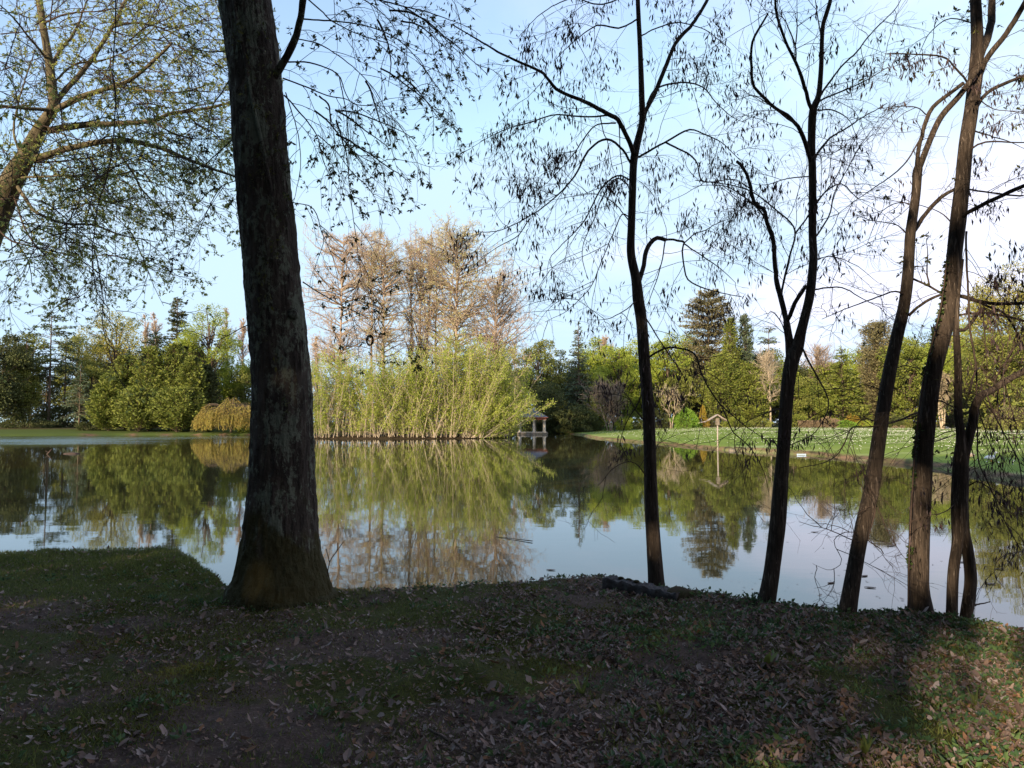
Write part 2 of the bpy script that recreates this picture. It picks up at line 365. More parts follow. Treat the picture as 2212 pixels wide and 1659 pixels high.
def water():
    g = Geo(); g.add([[-240, 2.0, WATER], [40, 2.0, WATER], [40, 190, WATER], [-240, 190, WATER]], [[0, 1, 2, 3]])
    m = newmat('water'); t = NT(m)
    P = t.pos(); sp = t.n('ShaderNodeSeparateXYZ'); t.L.new(P, sp.inputs[0])
    # small slow ripples everywhere, a breeze-ruffled band in the far left
    n1 = t.noise(t.pos((1.6, 3.0, 1)), 1.0, 3, 0.5); n2 = t.noise(t.pos((0.35, 0.8, 1)), 1.0, 2, 0.5)
    calm = t.math('ADD', t.math('MULTIPLY', n1, 0.35), n2)
    band = t.math('MULTIPLY', t.mr(t.math('ADD', sp.outputs[1], t.math('MULTIPLY', t.noise(t.pos((0.04, 0.1, 1)), 1, 3), 26)), 78, 96), t.mr(t.math('ADD', sp.outputs[0], t.math('MULTIPLY', t.noise(t.pos((0.05, 0.05, 1)), 1, 2), 16)), -22, -44))
    rip = t.noise(t.pos((1.2, 3.4, 1)), 1.6, 4, 0.6)
    b1 = t.n('ShaderNodeBump'); b1.inputs['Strength'].default_value = 1.0; b1.inputs['Distance'].default_value = 0.0018; t.L.new(calm, b1.inputs['Height'])
    b2 = t.n('ShaderNodeBump'); b2.inputs['Distance'].default_value = 0.10; t.L.new(rip, b2.inputs['Height']); band = t.math('MULTIPLY', band, t.mr(sp.outputs[1], 108, 121, 1.0, 0.0)); band = t.math('MULTIPLY', band, t.mr(t.noise(t.pos((0.03, 0.5, 1)), 1, 3), 0.3, 0.6, 0.25, 1.0)); t.L.new(band, b2.inputs['Strength']); t.L.new(b1.outputs[0], b2.inputs['Normal'])
    d = t.n('ShaderNodeBsdfDiffuse'); d.inputs[0].default_value = (0.050, 0.042, 0.018, 1)
    gl = t.n('ShaderNodeBsdfGlossy'); gl.inputs['Roughness'].default_value = 0.022; t.L.new(b2.outputs[0], gl.inputs['Normal']); gl.inputs[0].default_value = (0.93, 0.97, 1.0, 1)
    fr = t.n('ShaderNodeFresnel'); fr.inputs['IOR'].default_value = 1.55; t.L.new(b1.outputs[0], fr.inputs['Normal'])
    ms = t.n('ShaderNodeMixShader'); t.L.new(fr.outputs[0], ms.inputs[0]); t.L.new(d.outputs[0], ms.inputs[1]); t.L.new(gl.outputs[0], ms.inputs[2])
    t.out(ms.outputs[0])
    setp(part('pond_water', g, m), kind='structure')
water()

# ------------------------------------------------------------------ background trees
def X_(px, D): return (px - CX) / F * D
def Zp(py, D): return float(PX(CX, py, D)[2])

def trunk_path(rng, base, H, lean=(0, 0), n=8, w=0.02):
    t = np.linspace(0, 1, n); P = np.zeros((n, 3)); P[:, 2] = base[2] - 0.1 + t * H
    P[:, 0] = base[0] + lean[0] * t * H + np.cumsum(rng.normal(0, w, n)) * H * 0.1; P[:, 1] = base[1] + lean[1] * t * H
    P[0, :2] = base[:2]; return P

def broadleaf(name, label, px, top, hw, D, mat, seed, bark=BARK_FAR, cb=0.28, nc=34, nl=9000, ls=0.34, clump=0.24, group=None, cat='tree', twigs=True, flat=0.75, tr=None, shift=0.0):
    rng = rs(seed); x = X_(px, D); z0 = gz(x, D); H = Zp(top, D) - z0; R = hw / F * D * 1.1
    T = thing(name, (x, D, z0), label, cat, group)
    tr = tr or max(0.12, H * 0.017); nl = int(nl * 1.35); ls = ls * 0.9
    P = trunk_path(rng, (x, D, z0), H * 0.86); g = Geo(); tube(g, P, np.linspace(tr, tr * 0.25, len(P)), 7); part('trunk', g, bark, T)
    zc = z0 + H * (1 + cb) / 2; rz = H * (1 - cb) / 2
    u = unit(rng.normal(size=(nc, 3))); rad = rng.uniform(0.35, 0.92, nc) ** 0.7
    C = np.stack([x + shift * R + u[:, 0] * R * rad, D + u[:, 1] * R * rad, zc + u[:, 2] * rz * rad], 1)
    # limbs
    hs = np.clip((C[:, 2] - z0) / H - rng.uniform(0.12, 0.3, nc), 0.12, 0.8); i = hs / 0.86 * (len(P) - 1)
    S = np.stack([np.interp(i, np.arange(len(P)), P[:, k]) for k in range(3)], 1)
    t = np.linspace(0, 1, 5)[None, :, None]; LP = S[:, None] + (C - S)[:, None] * t; LP[:, :, 2] += (np.sin(t[..., 0] * math.pi) * 0.12 * np.linalg.norm(C - S, axis=1)[:, None]) * rng.uniform(-0.3, 1, nc)[:, None]
    LP[:, 1:4] += rng.normal(0, 0.03 * R, (nc, 3, 3))
    g = Geo(); batch_tubes(g, LP, taper(np.full(nc, tr * 0.34), np.full(nc, tr * 0.1), 5), 4)
    if twigs:
        s, d, ix, _ = branch(rng, LP, 9, 0.35, 1.0, 0.8, 0.2); tp = grow(rng, s, d, rng.uniform(0.1, 0.3, len(s)) * R, 4, 0.2)
        batch_tubes(g, tp, taper(np.full(len(s), 0.03), np.full(len(s), 0.012), 4), 3)
    part('limbs', g, bark, T)
    k = rng.integers(0, nc, nl); cs = (clump * R * rng.uniform(0.6, 1.3, nc))[k][:, None]
    off = rng.normal(size=(nl, 3)); off = unit(off) * (rng.uniform(0.25, 1, nl) ** 0.55)[:, None] * np.array([1.15, 1.15, flat])
    pos = C[k] + off * cs * 1.35; g = Geo()
    dr = unit(off + rng.normal(0, 0.6, (nl, 3))); sz = ls * rng.uniform(0.6, 1.3, nl)
    leaves(g, pos, dr, sz, sz * 0.7, rng); part('crown', g, mat, T); return T

def conifer(name, label, px, top, hw, D, mat, seed, prof='cone', bark=BARK_FAR, cb=0.05, nb=260, lb=34, ls=0.45, droop=0.12, group=None, tiers=0, sparse=0.0, rise=0.1, wd=0.45, cat='conifer'):
    rng = rs(seed); x = X_(px, D); z0 = gz(x, D); H = Zp(top, D) - z0; R = hw / F * D * (1.95 if prof == 'cedar' else 1.4)
    T = thing(name, (x, D, z0), label, cat, group); tr = max(0.12, H * 0.015)
    P = trunk_path(rng, (x, D, z0), H, w=0.01); g = Geo(); tube(g, P, np.linspace(tr, 0.03, len(P)), 7); part('trunk', g, bark, T)
    u = rng.uniform(0, 1, nb)
    if prof == 'cone': f = lambda t: (1 - t) ** 0.85 + 0.03
    elif prof == 'egg': f = lambda t: np.clip(1 - t, 0.004, 1) ** 0.45 * (0.9 + 0.4 * np.minimum(t, 0.4)) * 1.15
    elif prof == 'column': f = lambda t: np.clip((1 - t) * 5, 0.1, 1) ** 0.5 * 0.95
    elif prof == 'pine': f = lambda t: np.sin(np.clip(t, 0, 1) * math.pi * 0.93 + 0.25) ** 0.7
    else: f = lambda t: np.clip((1 - t) * 1.7, 0.1, 1) ** 0.65 * (0.8 + 0.2 * np.sin(t * 9))
    t = 1 - (1 - u) ** (1.0 if prof in ('column', 'pine', 'cedar') else 0.75) if prof != 'egg' else u
    t = cb + (1 - cb) * np.clip(t, 0, 0.995)
    if tiers: t = (np.floor(t * tiers) + 0.5 + rng.normal(0, 0.13, nb)) / tiers; t = np.clip(t, cb, 0.99)
    tt = (t - cb) / (1 - cb); Ln = R * np.clip(f(tt), 0.03, 1.2) * rng.uniform(0.72, 1.08, nb) * np.where(rng.uniform(0, 1, nb) < sparse, 0.5, 1)
    az = rng.uniform(0, 2 * math.pi, nb); dn = np.stack([np.cos(az), np.sin(az), rise + 0.5 * tt + rng.normal(0, 0.06, nb)], 1)
    S = np.stack([np.interp(t, np.linspace(0, 1, len(P)), P[:, k]) for k in range(3)], 1)
    bp = grow(rng, S, dn, Ln, 5, 0.05, droop); g = Geo(); batch_tubes(g, bp, taper(np.full(nb, tr * 0.22), np.full(nb, 0.015), 5), 3); part('limbs', g, bark, T)
    cnt = np.maximum(4, (lb * Ln / R).astype(int)); ix = np.repeat(np.arange(nb), cnt); q = rng.uniform(0.12, 1.03, len(ix)) ** 0.75
    pos, Td = along(bp, ix, np.clip(q, 0, 1)); sd = perp(rng, Td); sd[:, 2] *= 0.35
    wid = (Ln[ix] * 0.22 * (1.15 - q))[:, None]; pos = pos + sd * wid * rng.uniform(0, 1.3, (len(ix), 1)); pos[:, 2] -= rng.uniform(0, 0.25, len(ix)) * ls
    dr = unit(Td * 0.8 + sd * 0.9 + rng.normal(0, 0.25, sd.shape) + np.array([0, 0, -0.15])); sz = ls * rng.uniform(0.6, 1.35, len(ix))
    g = Geo(); leaves(g, pos, dr, sz, sz * wd, rng); part('crown', g, mat, T); return T

def bare(name, label, px, top, hw, D, seed, bark=BARK_GREY, cb=0.2, n1=26, n2=9, n3=7, leafm=None, nl=0, ls=0.15, ang=0.7, up=0.5, group=None, cat='tree', tw=0.012, stems=1):
    rng = rs(seed); x = X_(px, D); z0 = gz(x, D); H = Zp(top, D) - z0; R = hw / F * D * 1.5
    T = thing(name, (x, D, z0), label, cat, group); tr = max(0.08, H * 0.014); g = Geo(); allp = []
    for k in range(stems):
        ln = (rng.normal(0, 0.1), rng.normal(0, 0.06)) if stems > 1 else (rng.normal(0, 0.03), 0)
        P = trunk_path(rng, (x + (rng.normal(0, 0.25) if stems > 1 else 0), D, z0), H * rng.uniform(0.85, 0.97), ln, 8, 0.06); P = resample(P, 8); allp.append(P)
        tube(g, P, np.linspace(tr, tr * 0.12, len(P)), 6)
    part('trunk', g, bark, T); A = np.array(allp); g = Geo()
    s, d, ix, t = branch(rng, A, n1, cb, 0.97, ang, up); L1 = R * rng.uniform(0.7, 1.15, len(s)) * np.clip(np.sin(np.clip((t - cb) / (1 - cb), 0, 1) * 2.4 + 0.6), 0.25, 1)
    p1 = grow(rng, s, d, L1, 6, 0.12, -0.04); batch_tubes(g, p1, taper(np.full(len(s), tr * 0.3), np.full(len(s), 0.02), 6), 4)
    s, d, ix, t = branch(rng, p1, n2, 0.2, 1, 0.75, 0.25); L2 = L1[ix] * rng.uniform(0.25, 0.5, len(s)); p2 = grow(rng, s, d, L2, 4, 0.15, -0.02)
    batch_tubes(g, p2, taper(np.full(len(s), tw * 2.2), np.full(len(s), tw), 4), 3)
    s, d, ix, t = branch(rng, p2, n3, 0.1, 1, 0.6, 0.15); p3 = grow(rng, s, d, L2[ix] * rng.uniform(0.35, 0.7, len(s)), 3, 0.15, -0.02)
    batch_tubes(g, p3, taper(np.full(len(s), tw), np.full(len(s), tw * 0.7), 3), 3)
    part('limbs', g, bark, T)
    if leafm and nl:
        k = rng.integers(0, len(p3), nl); q = rng.uniform(0.2, 1, nl); pos, Td = along(p3, k, q); g = Geo()
        sz = ls * rng.uniform(0.6, 1.3, nl); leaves(g, pos + rng.normal(0, 0.08, pos.shape), unit(Td + rng.normal(0, 0.6, Td.shape)), sz, sz * 0.6, rng); part('crown', g, leafm, T)
    return T

def shrub(name, label, px, top, hw, D, mat, seed, nl=2500, ls=0.2, cat='shrub', group=None, bark=BARK_FAR, box_=False, point=False):
    rng = rs(seed); x = X_(px, D); z0 = gz(x, D); H = max(0.25, Zp(top, D) - z0); R = hw / F * D
    T = thing(name, (x, D, z0), label, cat, group)
    s = np.repeat([[x, D, z0 - 0.05]], 14, 0) + rng.normal(0, R * 0.2, (14, 3)) * [1, 1, 0]; d = np.stack([rng.normal(0, 0.5, 14) * (R / H), rng.normal(0, 0.4, 14), np.ones(14)], 1)
    sp = grow(rng, s, d, np.full(14, H * 0.75), 5, 0.1); g = Geo(); batch_tubes(g, sp, taper(np.full(14, 0.04), np.full(14, 0.012), 5), 4); part('stems', g, bark, T)
    if box_: pos = np.stack([rng.uniform(-1, 1, nl) * R, rng.uniform(-1, 1, nl) * R * 0.4, rng.uniform(0.02, 1, nl) ** 0.7 * H], 1); pos[:, 2] *= 0.94 + 0.1 * vnoise(pos * [1.5, 1.5, 0], 3)
    else:
        th = rng.uniform(0, 2 * math.pi, nl); hh = rng.uniform(0, 1, nl); prof = (1 - hh) ** 0.6 if point else np.sqrt(np.clip(1 - (hh - 0.38) ** 2 / 0.40, 0, 1))
        rr_ = prof * R * (0.55 + 0.8 * vnoise(np.stack([np.cos(th) * 2 + seed, np.sin(th) * 2, hh * 4], 1), seed)) * rng.uniform(0.4, 1, nl) ** 0.35
        pos = np.stack([np.cos(th) * rr_, np.sin(th) * rr_, hh * H * (0.62 + 0.5 * vnoise(np.stack([np.cos(th) * 2.2, np.sin(th) * 1.6, 0 * th], 1), seed + 3))], 1)
    dr = unit(pos * [1, 1, 0.5] / max(R, 0.1) + rng.normal(0, 0.5, pos.shape)); sz = ls * rng.uniform(0.6, 1.3, nl); g = Geo()
    leaves(g, pos + [x, D, z0], dr, sz, sz * 0.6, rng); part('foliage', g, mat, T); return T

G_DARK = leafmat('leaf_dark', [(0.045, 0.055, 0.022), (0.065, 0.078, 0.026), (0.09, 0.105, 0.034)], 0.15)
G_PINE = leafmat('leaf_pine', [(0.036, 0.060, 0.030), (0.054, 0.084, 0.036), (0.078, 0.108, 0.042)], 0.15)
G_THUJA = leafmat('leaf_thuja', [(0.075, 0.11, 0.018), (0.12, 0.155, 0.026), (0.19, 0.21, 0.04)], 0.2, 0.35)
G_CEDAR = leafmat('leaf_cedar', [(0.095, 0.095, 0.045), (0.14, 0.13, 0.06), (0.19, 0.165, 0.085)], 0.15, 0.3)
G_BLUE = leafmat('leaf_bluegreen', [(0.056, 0.088, 0.056), (0.088, 0.125, 0.075), (0.125, 0.163, 0.088)], 0.15)
G_FRESH = leafmat('leaf_fresh', [(0.20, 0.27, 0.035), (0.28, 0.35, 0.05), (0.36, 0.40, 0.07)], 0.45, 0.3)
G_YEL = leafmat('leaf_yellowgreen', [(0.230, 0.230, 0.034), (0.299, 0.287, 0.052), (0.368, 0.333, 0.081)], 0.4, 0.3)
G_OLIVE = leafmat('leaf_olive', [(0.095, 0.125, 0.028), (0.15, 0.18, 0.038), (0.24, 0.245, 0.06)], 0.3, 0.3)
G_WILLOW = leafmat('leaf_willow', [(0.30, 0.22, 0.05), (0.38, 0.28, 0.07), (0.30, 0.28, 0.06)], 0.4, 0.3)
G_CYP = leafmat('leaf_cypress_russet', [(0.54, 0.37, 0.29), (0.62, 0.45, 0.35), (0.52, 0.45, 0.28)], 0.3, 0.3)
G_CYP2 = leafmat('leaf_cypress_olive', [(0.36, 0.37, 0.13), (0.44, 0.43, 0.17), (0.52, 0.45, 0.24)], 0.3, 0.3)
G_BROWN = leafmat('leaf_brown', [(0.22, 0.15, 0.10), (0.29, 0.21, 0.14), (0.16, 0.13, 0.08)], 0.15, 0.2)
G_GOLD = leafmat('leaf_gold', [(0.28, 0.22, 0.03), (0.36, 0.28, 0.04), (0.30, 0.19, 0.04)], 0.35, 0.2)
G_BRIGHT = leafmat('leaf_bright', [(0.14, 0.26, 0.03), (0.19, 0.34, 0.05), (0.25, 0.38, 0.06)], 0.4, 0.2)

# --- far left bank
TB = 'trees along the far left bank'; TR = 'trees beyond the right lawn'
broadleaf('evergreen_tree', 'dark evergreen tree at the left edge of the far bank, in front of the pines', -8, 690, 62, 137, G_DARK, 101, cb=0.02, nc=44, nl=15000, ls=0.42, group=TB)
broadleaf('evergreen_tree', 'dark evergreen with olive crown left of the tall thin pine', 52, 705, 36, 141, G_OLIVE, 102, cb=0.02, nc=34, nl=9000, ls=0.38, group=TB)
conifer('pine_tree', 'tall sparse pine with bare reddish trunk, leftmost of the two pines', 106, 672, 44, 146, G_PINE, 103, 'pine', cb=0.42, nb=90, lb=46, ls=0.5, sparse=0.3, group=TB)
conifer('pine_tree', 'dark thin pine leaning a little, right of the tallest pine', 139, 728, 30, 150, G_PINE, 104, 'pine', cb=0.5, nb=46, lb=34, ls=0.45, sparse=0.4, group=TB)
conifer('spruce_tree', 'dark conifer low between the pine trunks on the left bank', 100, 790, 34, 148, G_DARK, 105, 'cone', cb=0.03, nb=150, lb=30, group=TB)
conifer('spruce_tree', 'small blue-green spruce on a thin stem at the lawn edge', 172, 786, 28, 136, G_BLUE, 106, 'cone', cb=0.2, nb=150, lb=26, ls=0.36, group=TB)
broadleaf('spring_tree', 'yellow-olive spring tree with open branches above the cypress clump', 248, 666, 68, 156, G_YEL, 107, cb=0.38, nc=44, nl=7500, ls=0.32, clump=0.2, group=TB)
broadleaf('spring_tree', 'dark olive tree behind the small spruce on the left bank', 196, 768, 34, 150, G_OLIVE, 108, cb=0.05, nc=30, nl=6500, ls=0.36, group=TB)
conifer('pine_tree', 'small dark pine top showing above the middle of the cypress clump', 334, 715, 30, 158, G_PINE, 109, 'pine', cb=0.5, nb=90, lb=40, group=TB)
bare('dead_tree', 'grey dead treetop with stub branches over the cypress clump', 306, 728, 12, 150, 110, bark=BARK_GREY, n1=16, n2=3, n3=2, ang=1.2, up=0.1, group=TB, cb=0.7)
cy = 'broad green cypresses in a clump on the left bank'
for k, (px, top, hw, D, lab, mt) in enumerate([(236, 812, 36, 136, 'lowest broad cypress at the left end of the clump', G_THUJA), (272, 772, 40, 139, 'second broad cypress from the left in the clump', G_THUJA),
        (322, 752, 42, 138, 'tall broad cypress in the middle of the clump, left one', G_THUJA), (374, 746, 42, 139, 'tallest broad cypress of the clump, below the dark spire', G_THUJA),
        (414, 772, 34, 137, 'cypress right of the tallest in the clump, slightly darker', G_THUJA), (444, 792, 32, 140, 'cypress at the right end of the clump beside the willow, shade put into its dark leaves', G_DARK),  # right-end cypress: the clump's shaded side is put into its leaf colour
        (300, 846, 44, 134, 'low rounded cypress skirt at the front left of the clump', G_THUJA), (384, 850, 50, 134, 'low rounded cypress skirt at the front right of the clump', G_THUJA)]):
    conifer('cypress_tree', lab, px, top, hw, D, mt, 120 + k, 'egg', cb=0.0, nb=420, lb=40, ls=0.42, droop=-0.02, rise=0.55, wd=0.55, group=cy)
conifer('spruce_tree', 'dark narrow spire rising behind the tallest cypress', 378, 643, 17, 158, G_DARK, 130, 'column', cb=0.1, nb=330, lb=22, ls=0.5, group=TB)
broadleaf('spring_tree', 'light green airy tree right of the dark spire', 448, 657, 62, 152, G_FRESH, 131, cb=0.3, nc=54, nl=10500, ls=0.3, clump=0.2, group=TB)
broadleaf('spring_tree', 'smaller light green tree just behind the dark spire', 408, 700, 32, 150, G_FRESH, 132, cb=0.3, nc=26, nl=5000, ls=0.3, clump=0.24, group=TB)
for k, (px, top, hw, lab) in enumerate([(343, 652, 22, 'pinkish bare poplar left of the dark spire'), (496, 658, 22, 'pinkish bare poplar behind the light green tree'), (524, 650, 22, 'tallest pinkish bare poplar beside the big oak trunk'), (318, 668, 18, 'lowest pinkish bare poplar above the cypress clump'), (556, 662, 22, 'bare poplar mostly hidden by the big oak trunk'), (692, 700, 20, 'pale bare poplar between the oak trunk and the island')]):
    bare('poplar_tree', lab, px, top, hw, 170, 140 + k, bark=BARK_GREY, n1=44, n2=8, n3=5, ang=0.4, up=0.9, tw=0.02, leafm=G_CYP, nl=1400, ls=0.25, group='bare poplars behind the left bank')

def willow(name, label, px, top, hw, D, mat, seed, n=620, lbot=0.06, lf=26, ls=0.22, cat='willow', bark=BARK_FAR, wd=0.28, group=None):
    rng = rs(seed); x = X_(px, D); z0 = gz(x, D); H = Zp(top, D) - z0; R = hw / F * D; T = thing(name, (x, D, z0), label, cat, group)
    P = trunk_path(rng, (x, D, z0), H * 0.6); g = Geo(); tube(g, P, np.linspace(H * 0.03, H * 0.015, len(P)), 7); part('trunk', g, bark, T)
    az = rng.uniform(0, 2 * math.pi, n); r = np.sqrt(rng.uniform(0.02, 1, n)) * R; zt = z0 + H * (1 - 0.42 * (r / R) ** 2.2) * (0.72 + 0.34 * vnoise(np.stack([np.cos(az) * r / R * 3 + seed, np.sin(az) * r / R * 3, 0 * r], 1), seed)) * rng.uniform(0.9, 1, n)
    C = np.stack([x + r * np.cos(az), D + r * np.sin(az), zt], 1); S = np.repeat(P[-2][None], n, 0); t = np.linspace(0, 1, 6)[None, :, None]
    A = S[:, None] + (C - S)[:, None] * t; A[:, :, 2] += np.sin(t[..., 0] * math.pi) * 0.12 * H
    g = Geo(); batch_tubes(g, A[:70], taper(np.full(70, 0.08), np.full(70, 0.03), 6), 4); part('limbs', g, bark, T)
    ln = (zt - z0) * rng.uniform(0.55, 1 - lbot, n); sp = grow(rng, C, np.stack([np.cos(az) * 0.4, np.sin(az) * 0.4, -0.2 + 0 * az], 1), ln, 7, 0.06, 0.45)
    g = Geo(); batch_tubes(g, sp, taper(np.full(n, 0.018), np.full(n, 0.008), 7), 3, 1)
    ix = np.repeat(np.arange(n), lf); q = rng.uniform(0, 1, len(ix)); pos, Td = along(sp, ix, q); sz = ls * rng.uniform(0.7, 1.3, len(ix))
    leaves(g, pos + rng.normal(0, 0.05, pos.shape), unit(Td + rng.normal(0, 0.35, Td.shape)), sz, sz * wd, rng); part('crown', g, [mat, bark], T); return T
willow('weeping_willow', 'golden weeping willow at the water edge left of the big oak trunk', 500, 854, 66, 131, G_WILLOW, 150, n=760, lf=22, ls=0.34)
shrub('shrub', 'dark green shrub between the cypress clump and the willow', 436, 902, 22, 134, G_DARK, 151, 2200, 0.26)
shrub('shrub', 'low dark bushes under the left end of the cypress clump', 190, 912, 24, 136, G_DARK, 152, 2000, 0.22)
shrub('shrub', 'green shrub at the foot of the willow beside the oak trunk', 536, 902, 26, 133, G_FRESH, 153, 2200, 0.26)
shrub('shrub', 'wide dark shrub at the far left under the pines', 62, 902, 50, 141, G_DARK, 154, 4200, 0.26)
shrub('shrub', 'dark bushes filling the gap behind the small spruce', 145, 880, 50, 150, G_DARK, 155, 5200, 0.3)

# --- behind gazebo and beyond the right lawn
bare('bare_tree', 'pale bare tree behind the right end of the island', 1120, 722, 26, 158, 160, bark=BARK_PALE, n1=30, n2=8, n3=6, group=TR, tw=0.018)
broadleaf('spring_tree', 'green loose tree rising behind the lakeside pavilion', 1163, 722, 44, 150, G_OLIVE, 161, cb=0.22, nc=50, nl=9500, ls=0.32, clump=0.22, group=TR)
broadleaf('spring_tree', 'dull olive tree between the pavilion tree and the pointed spruce', 1207, 752, 36, 155, G_OLIVE, 162, cb=0.05, nc=40, nl=8000, ls=0.34, group=TR)
broadleaf('evergreen_tree', 'dark evergreen right behind the pavilion roof', 1180, 820, 46, 142, G_DARK, 163, cb=0.0, nc=36, nl=9000, ls=0.36, group=TR)
conifer('spruce_tree', 'pointed blue-green spruce right of the pavilion', 1250, 695, 36, 148, G_BLUE, 164, 'cone', cb=0.06, nb=380, lb=32, ls=0.42, group=TR)
broadleaf('evergreen_tree', 'very dark shrubby tree overhanging the water right of the pavilion', 1243, 872, 34, 138, G_DARK, 165, cb=0.0, nc=26, nl=6500, ls=0.32, group=TR)
broadleaf('spring_tree', 'bright yellow-green tree left of the thin tree trunk', 1338, 728, 54, 152, G_FRESH, 166, cb=0.12, nc=60, nl=13000, ls=0.32, clump=0.2, group=TR)
broadleaf('spring_tree', 'low green tree at the head of the lawn behind the bare shrub', 1296, 800, 34, 147, G_FRESH, 167, cb=0.05, nc=30, nl=6000, ls=0.3, group=TR)
bare('bare_tree', 'grey bare shrubby tree at the left end of the lawn', 1318, 838, 34, 140, 168, bark=BARK_GREY, n1=20, n2=8, n3=5, stems=5, group=TR, tw=0.02, cb=0.15)
bare('bare_tree', 'pinkish bare treetop above the yellow-green tree', 1302, 716, 26, 164, 169, n1=30, n2=8, n3=6, group=TR, tw=0.02, leafm=G_CYP, nl=1500, ls=0.2)
broadleaf('spring_tree', 'yellow-green tree between the thin trunk and the big cedar', 1442, 716, 50, 155, G_FRESH, 170, cb=0.1, nc=56, nl=12000, ls=0.32, clump=0.2, group=TR)
broadleaf('spring_tree', 'pale olive tree low in front of the cedar', 1470, 790, 40, 151, G_OLIVE, 171, cb=0.05, nc=34, nl=7500, ls=0.3, group=TR)
conifer('cedar_tree', 'huge brown-green cedar with layered branches, tallest beyond the lawn', 1532, 632, 62, 162, G_CEDAR, 172, 'cedar', cb=0.12, nb=620, lb=70, ls=0.5, tiers=17, droop=0.03, rise=0.05, group=TR)
conifer('cypress_tree', 'green column-shaped cypress touching the right side of the cedar', 1581, 688, 28, 154, G_THUJA, 173, 'egg', cb=0.0, nb=420, lb=34, ls=0.42, rise=0.7, droop=-0.02, group=TR)
conifer('cypress_tree', 'narrow pointed cypress right of the column cypress', 1612, 682, 19, 156, G_BLUE, 174, 'column', cb=0.0, nb=360, lb=28, ls=0.42, rise=0.7, droop=-0.02, group=TR)
conifer('cypress_tree', 'broad green cypress at the lawn edge below the cedar', 1560, 770, 46, 148, G_THUJA, 175, 'egg', cb=0.0, nb=460, lb=40, ls=0.42, rise=0.6, droop=-0.02, group=TR)
conifer('cypress_tree', 'broad green cypress at the lawn edge below the narrow cypress', 1622, 790, 40, 148, G_THUJA, 176, 'egg', cb=0.0, nb=420, lb=38, ls=0.42, rise=0.6, droop=-0.02, group=TR)
conifer('pine_tree', 'small grey-green cedar top left of the second thin trunk', 1663, 702, 28, 160, G_BLUE, 177, 'cedar', cb=0.35, nb=120, lb=30, tiers=9, group=TR, sparse=0.3)
bare('plane_tree', 'leafless plane tree with white limbs left of the second thin trunk', 1664, 745, 38, 146, 178, bark=BARK_PALE, n1=24, n2=10, n3=7, group=TR, tw=0.022, cb=0.2)
broadleaf('spring_tree', 'low olive tree behind the second thin trunk', 1712, 800, 40, 152, G_OLIVE, 179, cb=0.02, nc=34, nl=8000, ls=0.32, group=TR)
bare('bare_tree', 'pinkish bare crown in the gap right of the second thin trunk', 1762, 750, 42, 165, 180, n1=36, n2=10, n3=7, group=TR, tw=0.02, leafm=G_CYP, nl=2500, ls=0.2, cb=0.3)
broadleaf('spring_tree', 'green tree under the pinkish bare crown', 1752, 822, 46, 153, G_THUJA, 181, cb=0.02, nc=36, nl=9000, ls=0.32, group=TR)
conifer('pine_tree', 'lumpy green pine with pointed top left of the leaning trunk', 1820, 746, 46, 152, G_THUJA, 182, 'cone', cb=0.05, nb=300, lb=46, ls=0.46, rise=0.25, group=TR)
conifer('cypress_tree', 'dense brownish flat-topped conifer behind the leaning trunk', 1897, 703, 40, 155, G_CEDAR, 183, 'column', cb=0.0, nb=560, lb=38, ls=0.42, rise=0.6, droop=-0.02, group=TR)
broadleaf('evergreen_tree', 'mid green tree between the leaning trunk and the thickest right trunk', 1966, 722, 56, 150, G_THUJA, 184, cb=0.02, nc=60, nl=14000, ls=0.36, group=TR)
broadleaf('spring_tree', 'fresh green tree seen right of the thickest right trunk', 2056, 706, 50, 140, G_FRESH, 185, cb=0.05, nc=50, nl=11000, ls=0.32, group=TR)
broadleaf('spring_tree', 'tall golden-green tree at the right edge of the picture', 2186, 572, 92, 112, G_YEL, 186, cb=0.12, nc=90, nl=21000, ls=0.28, clump=0.17, group=TR)
broadleaf('spring_tree', 'olive tree filling the right edge below the tall golden one', 2150, 700, 66, 108, G_OLIVE, 187, cb=0.02, nc=60, nl=14000, ls=0.3, group=TR)
broadleaf('spring_tree', 'dark olive tree mostly outside the right edge', 2260, 640, 90, 104, G_OLIVE, 188, cb=0.02, nc=70, nl=15000, ls=0.3, group=TR)
conifer('spruce_tree', 'dark low conifer right of the pale forked trunk', 2096, 800, 36, 128, G_DARK, 189, 'egg', cb=0.0, nb=300, lb=32, group=TR)
bare('bare_tree', 'pale forked trunk standing on the lawn between the right-hand trunks', 2034, 800, 26, 112, 190, bark=BARK_PALE, n1=16, n2=8, n3=5, stems=5, cb=0.25, group=TR, tw=0.015)
willow('weeping_birch', 'grey-green weeping birch on the near lawn at the right edge', 2196, 868, 58, 66, G_OLIVE, 191, n=330, lf=22, ls=0.13, cat='tree', wd=0.5)
bare('birch_tree', 'crooked white birch on the lawn edge right of the thin trunk', 1447, 846, 30, 143, 192, bark=BARK_PALE, n1=12, n2=7, n3=5, stems=2, group=TR, tw=0.022, cb=0.3)

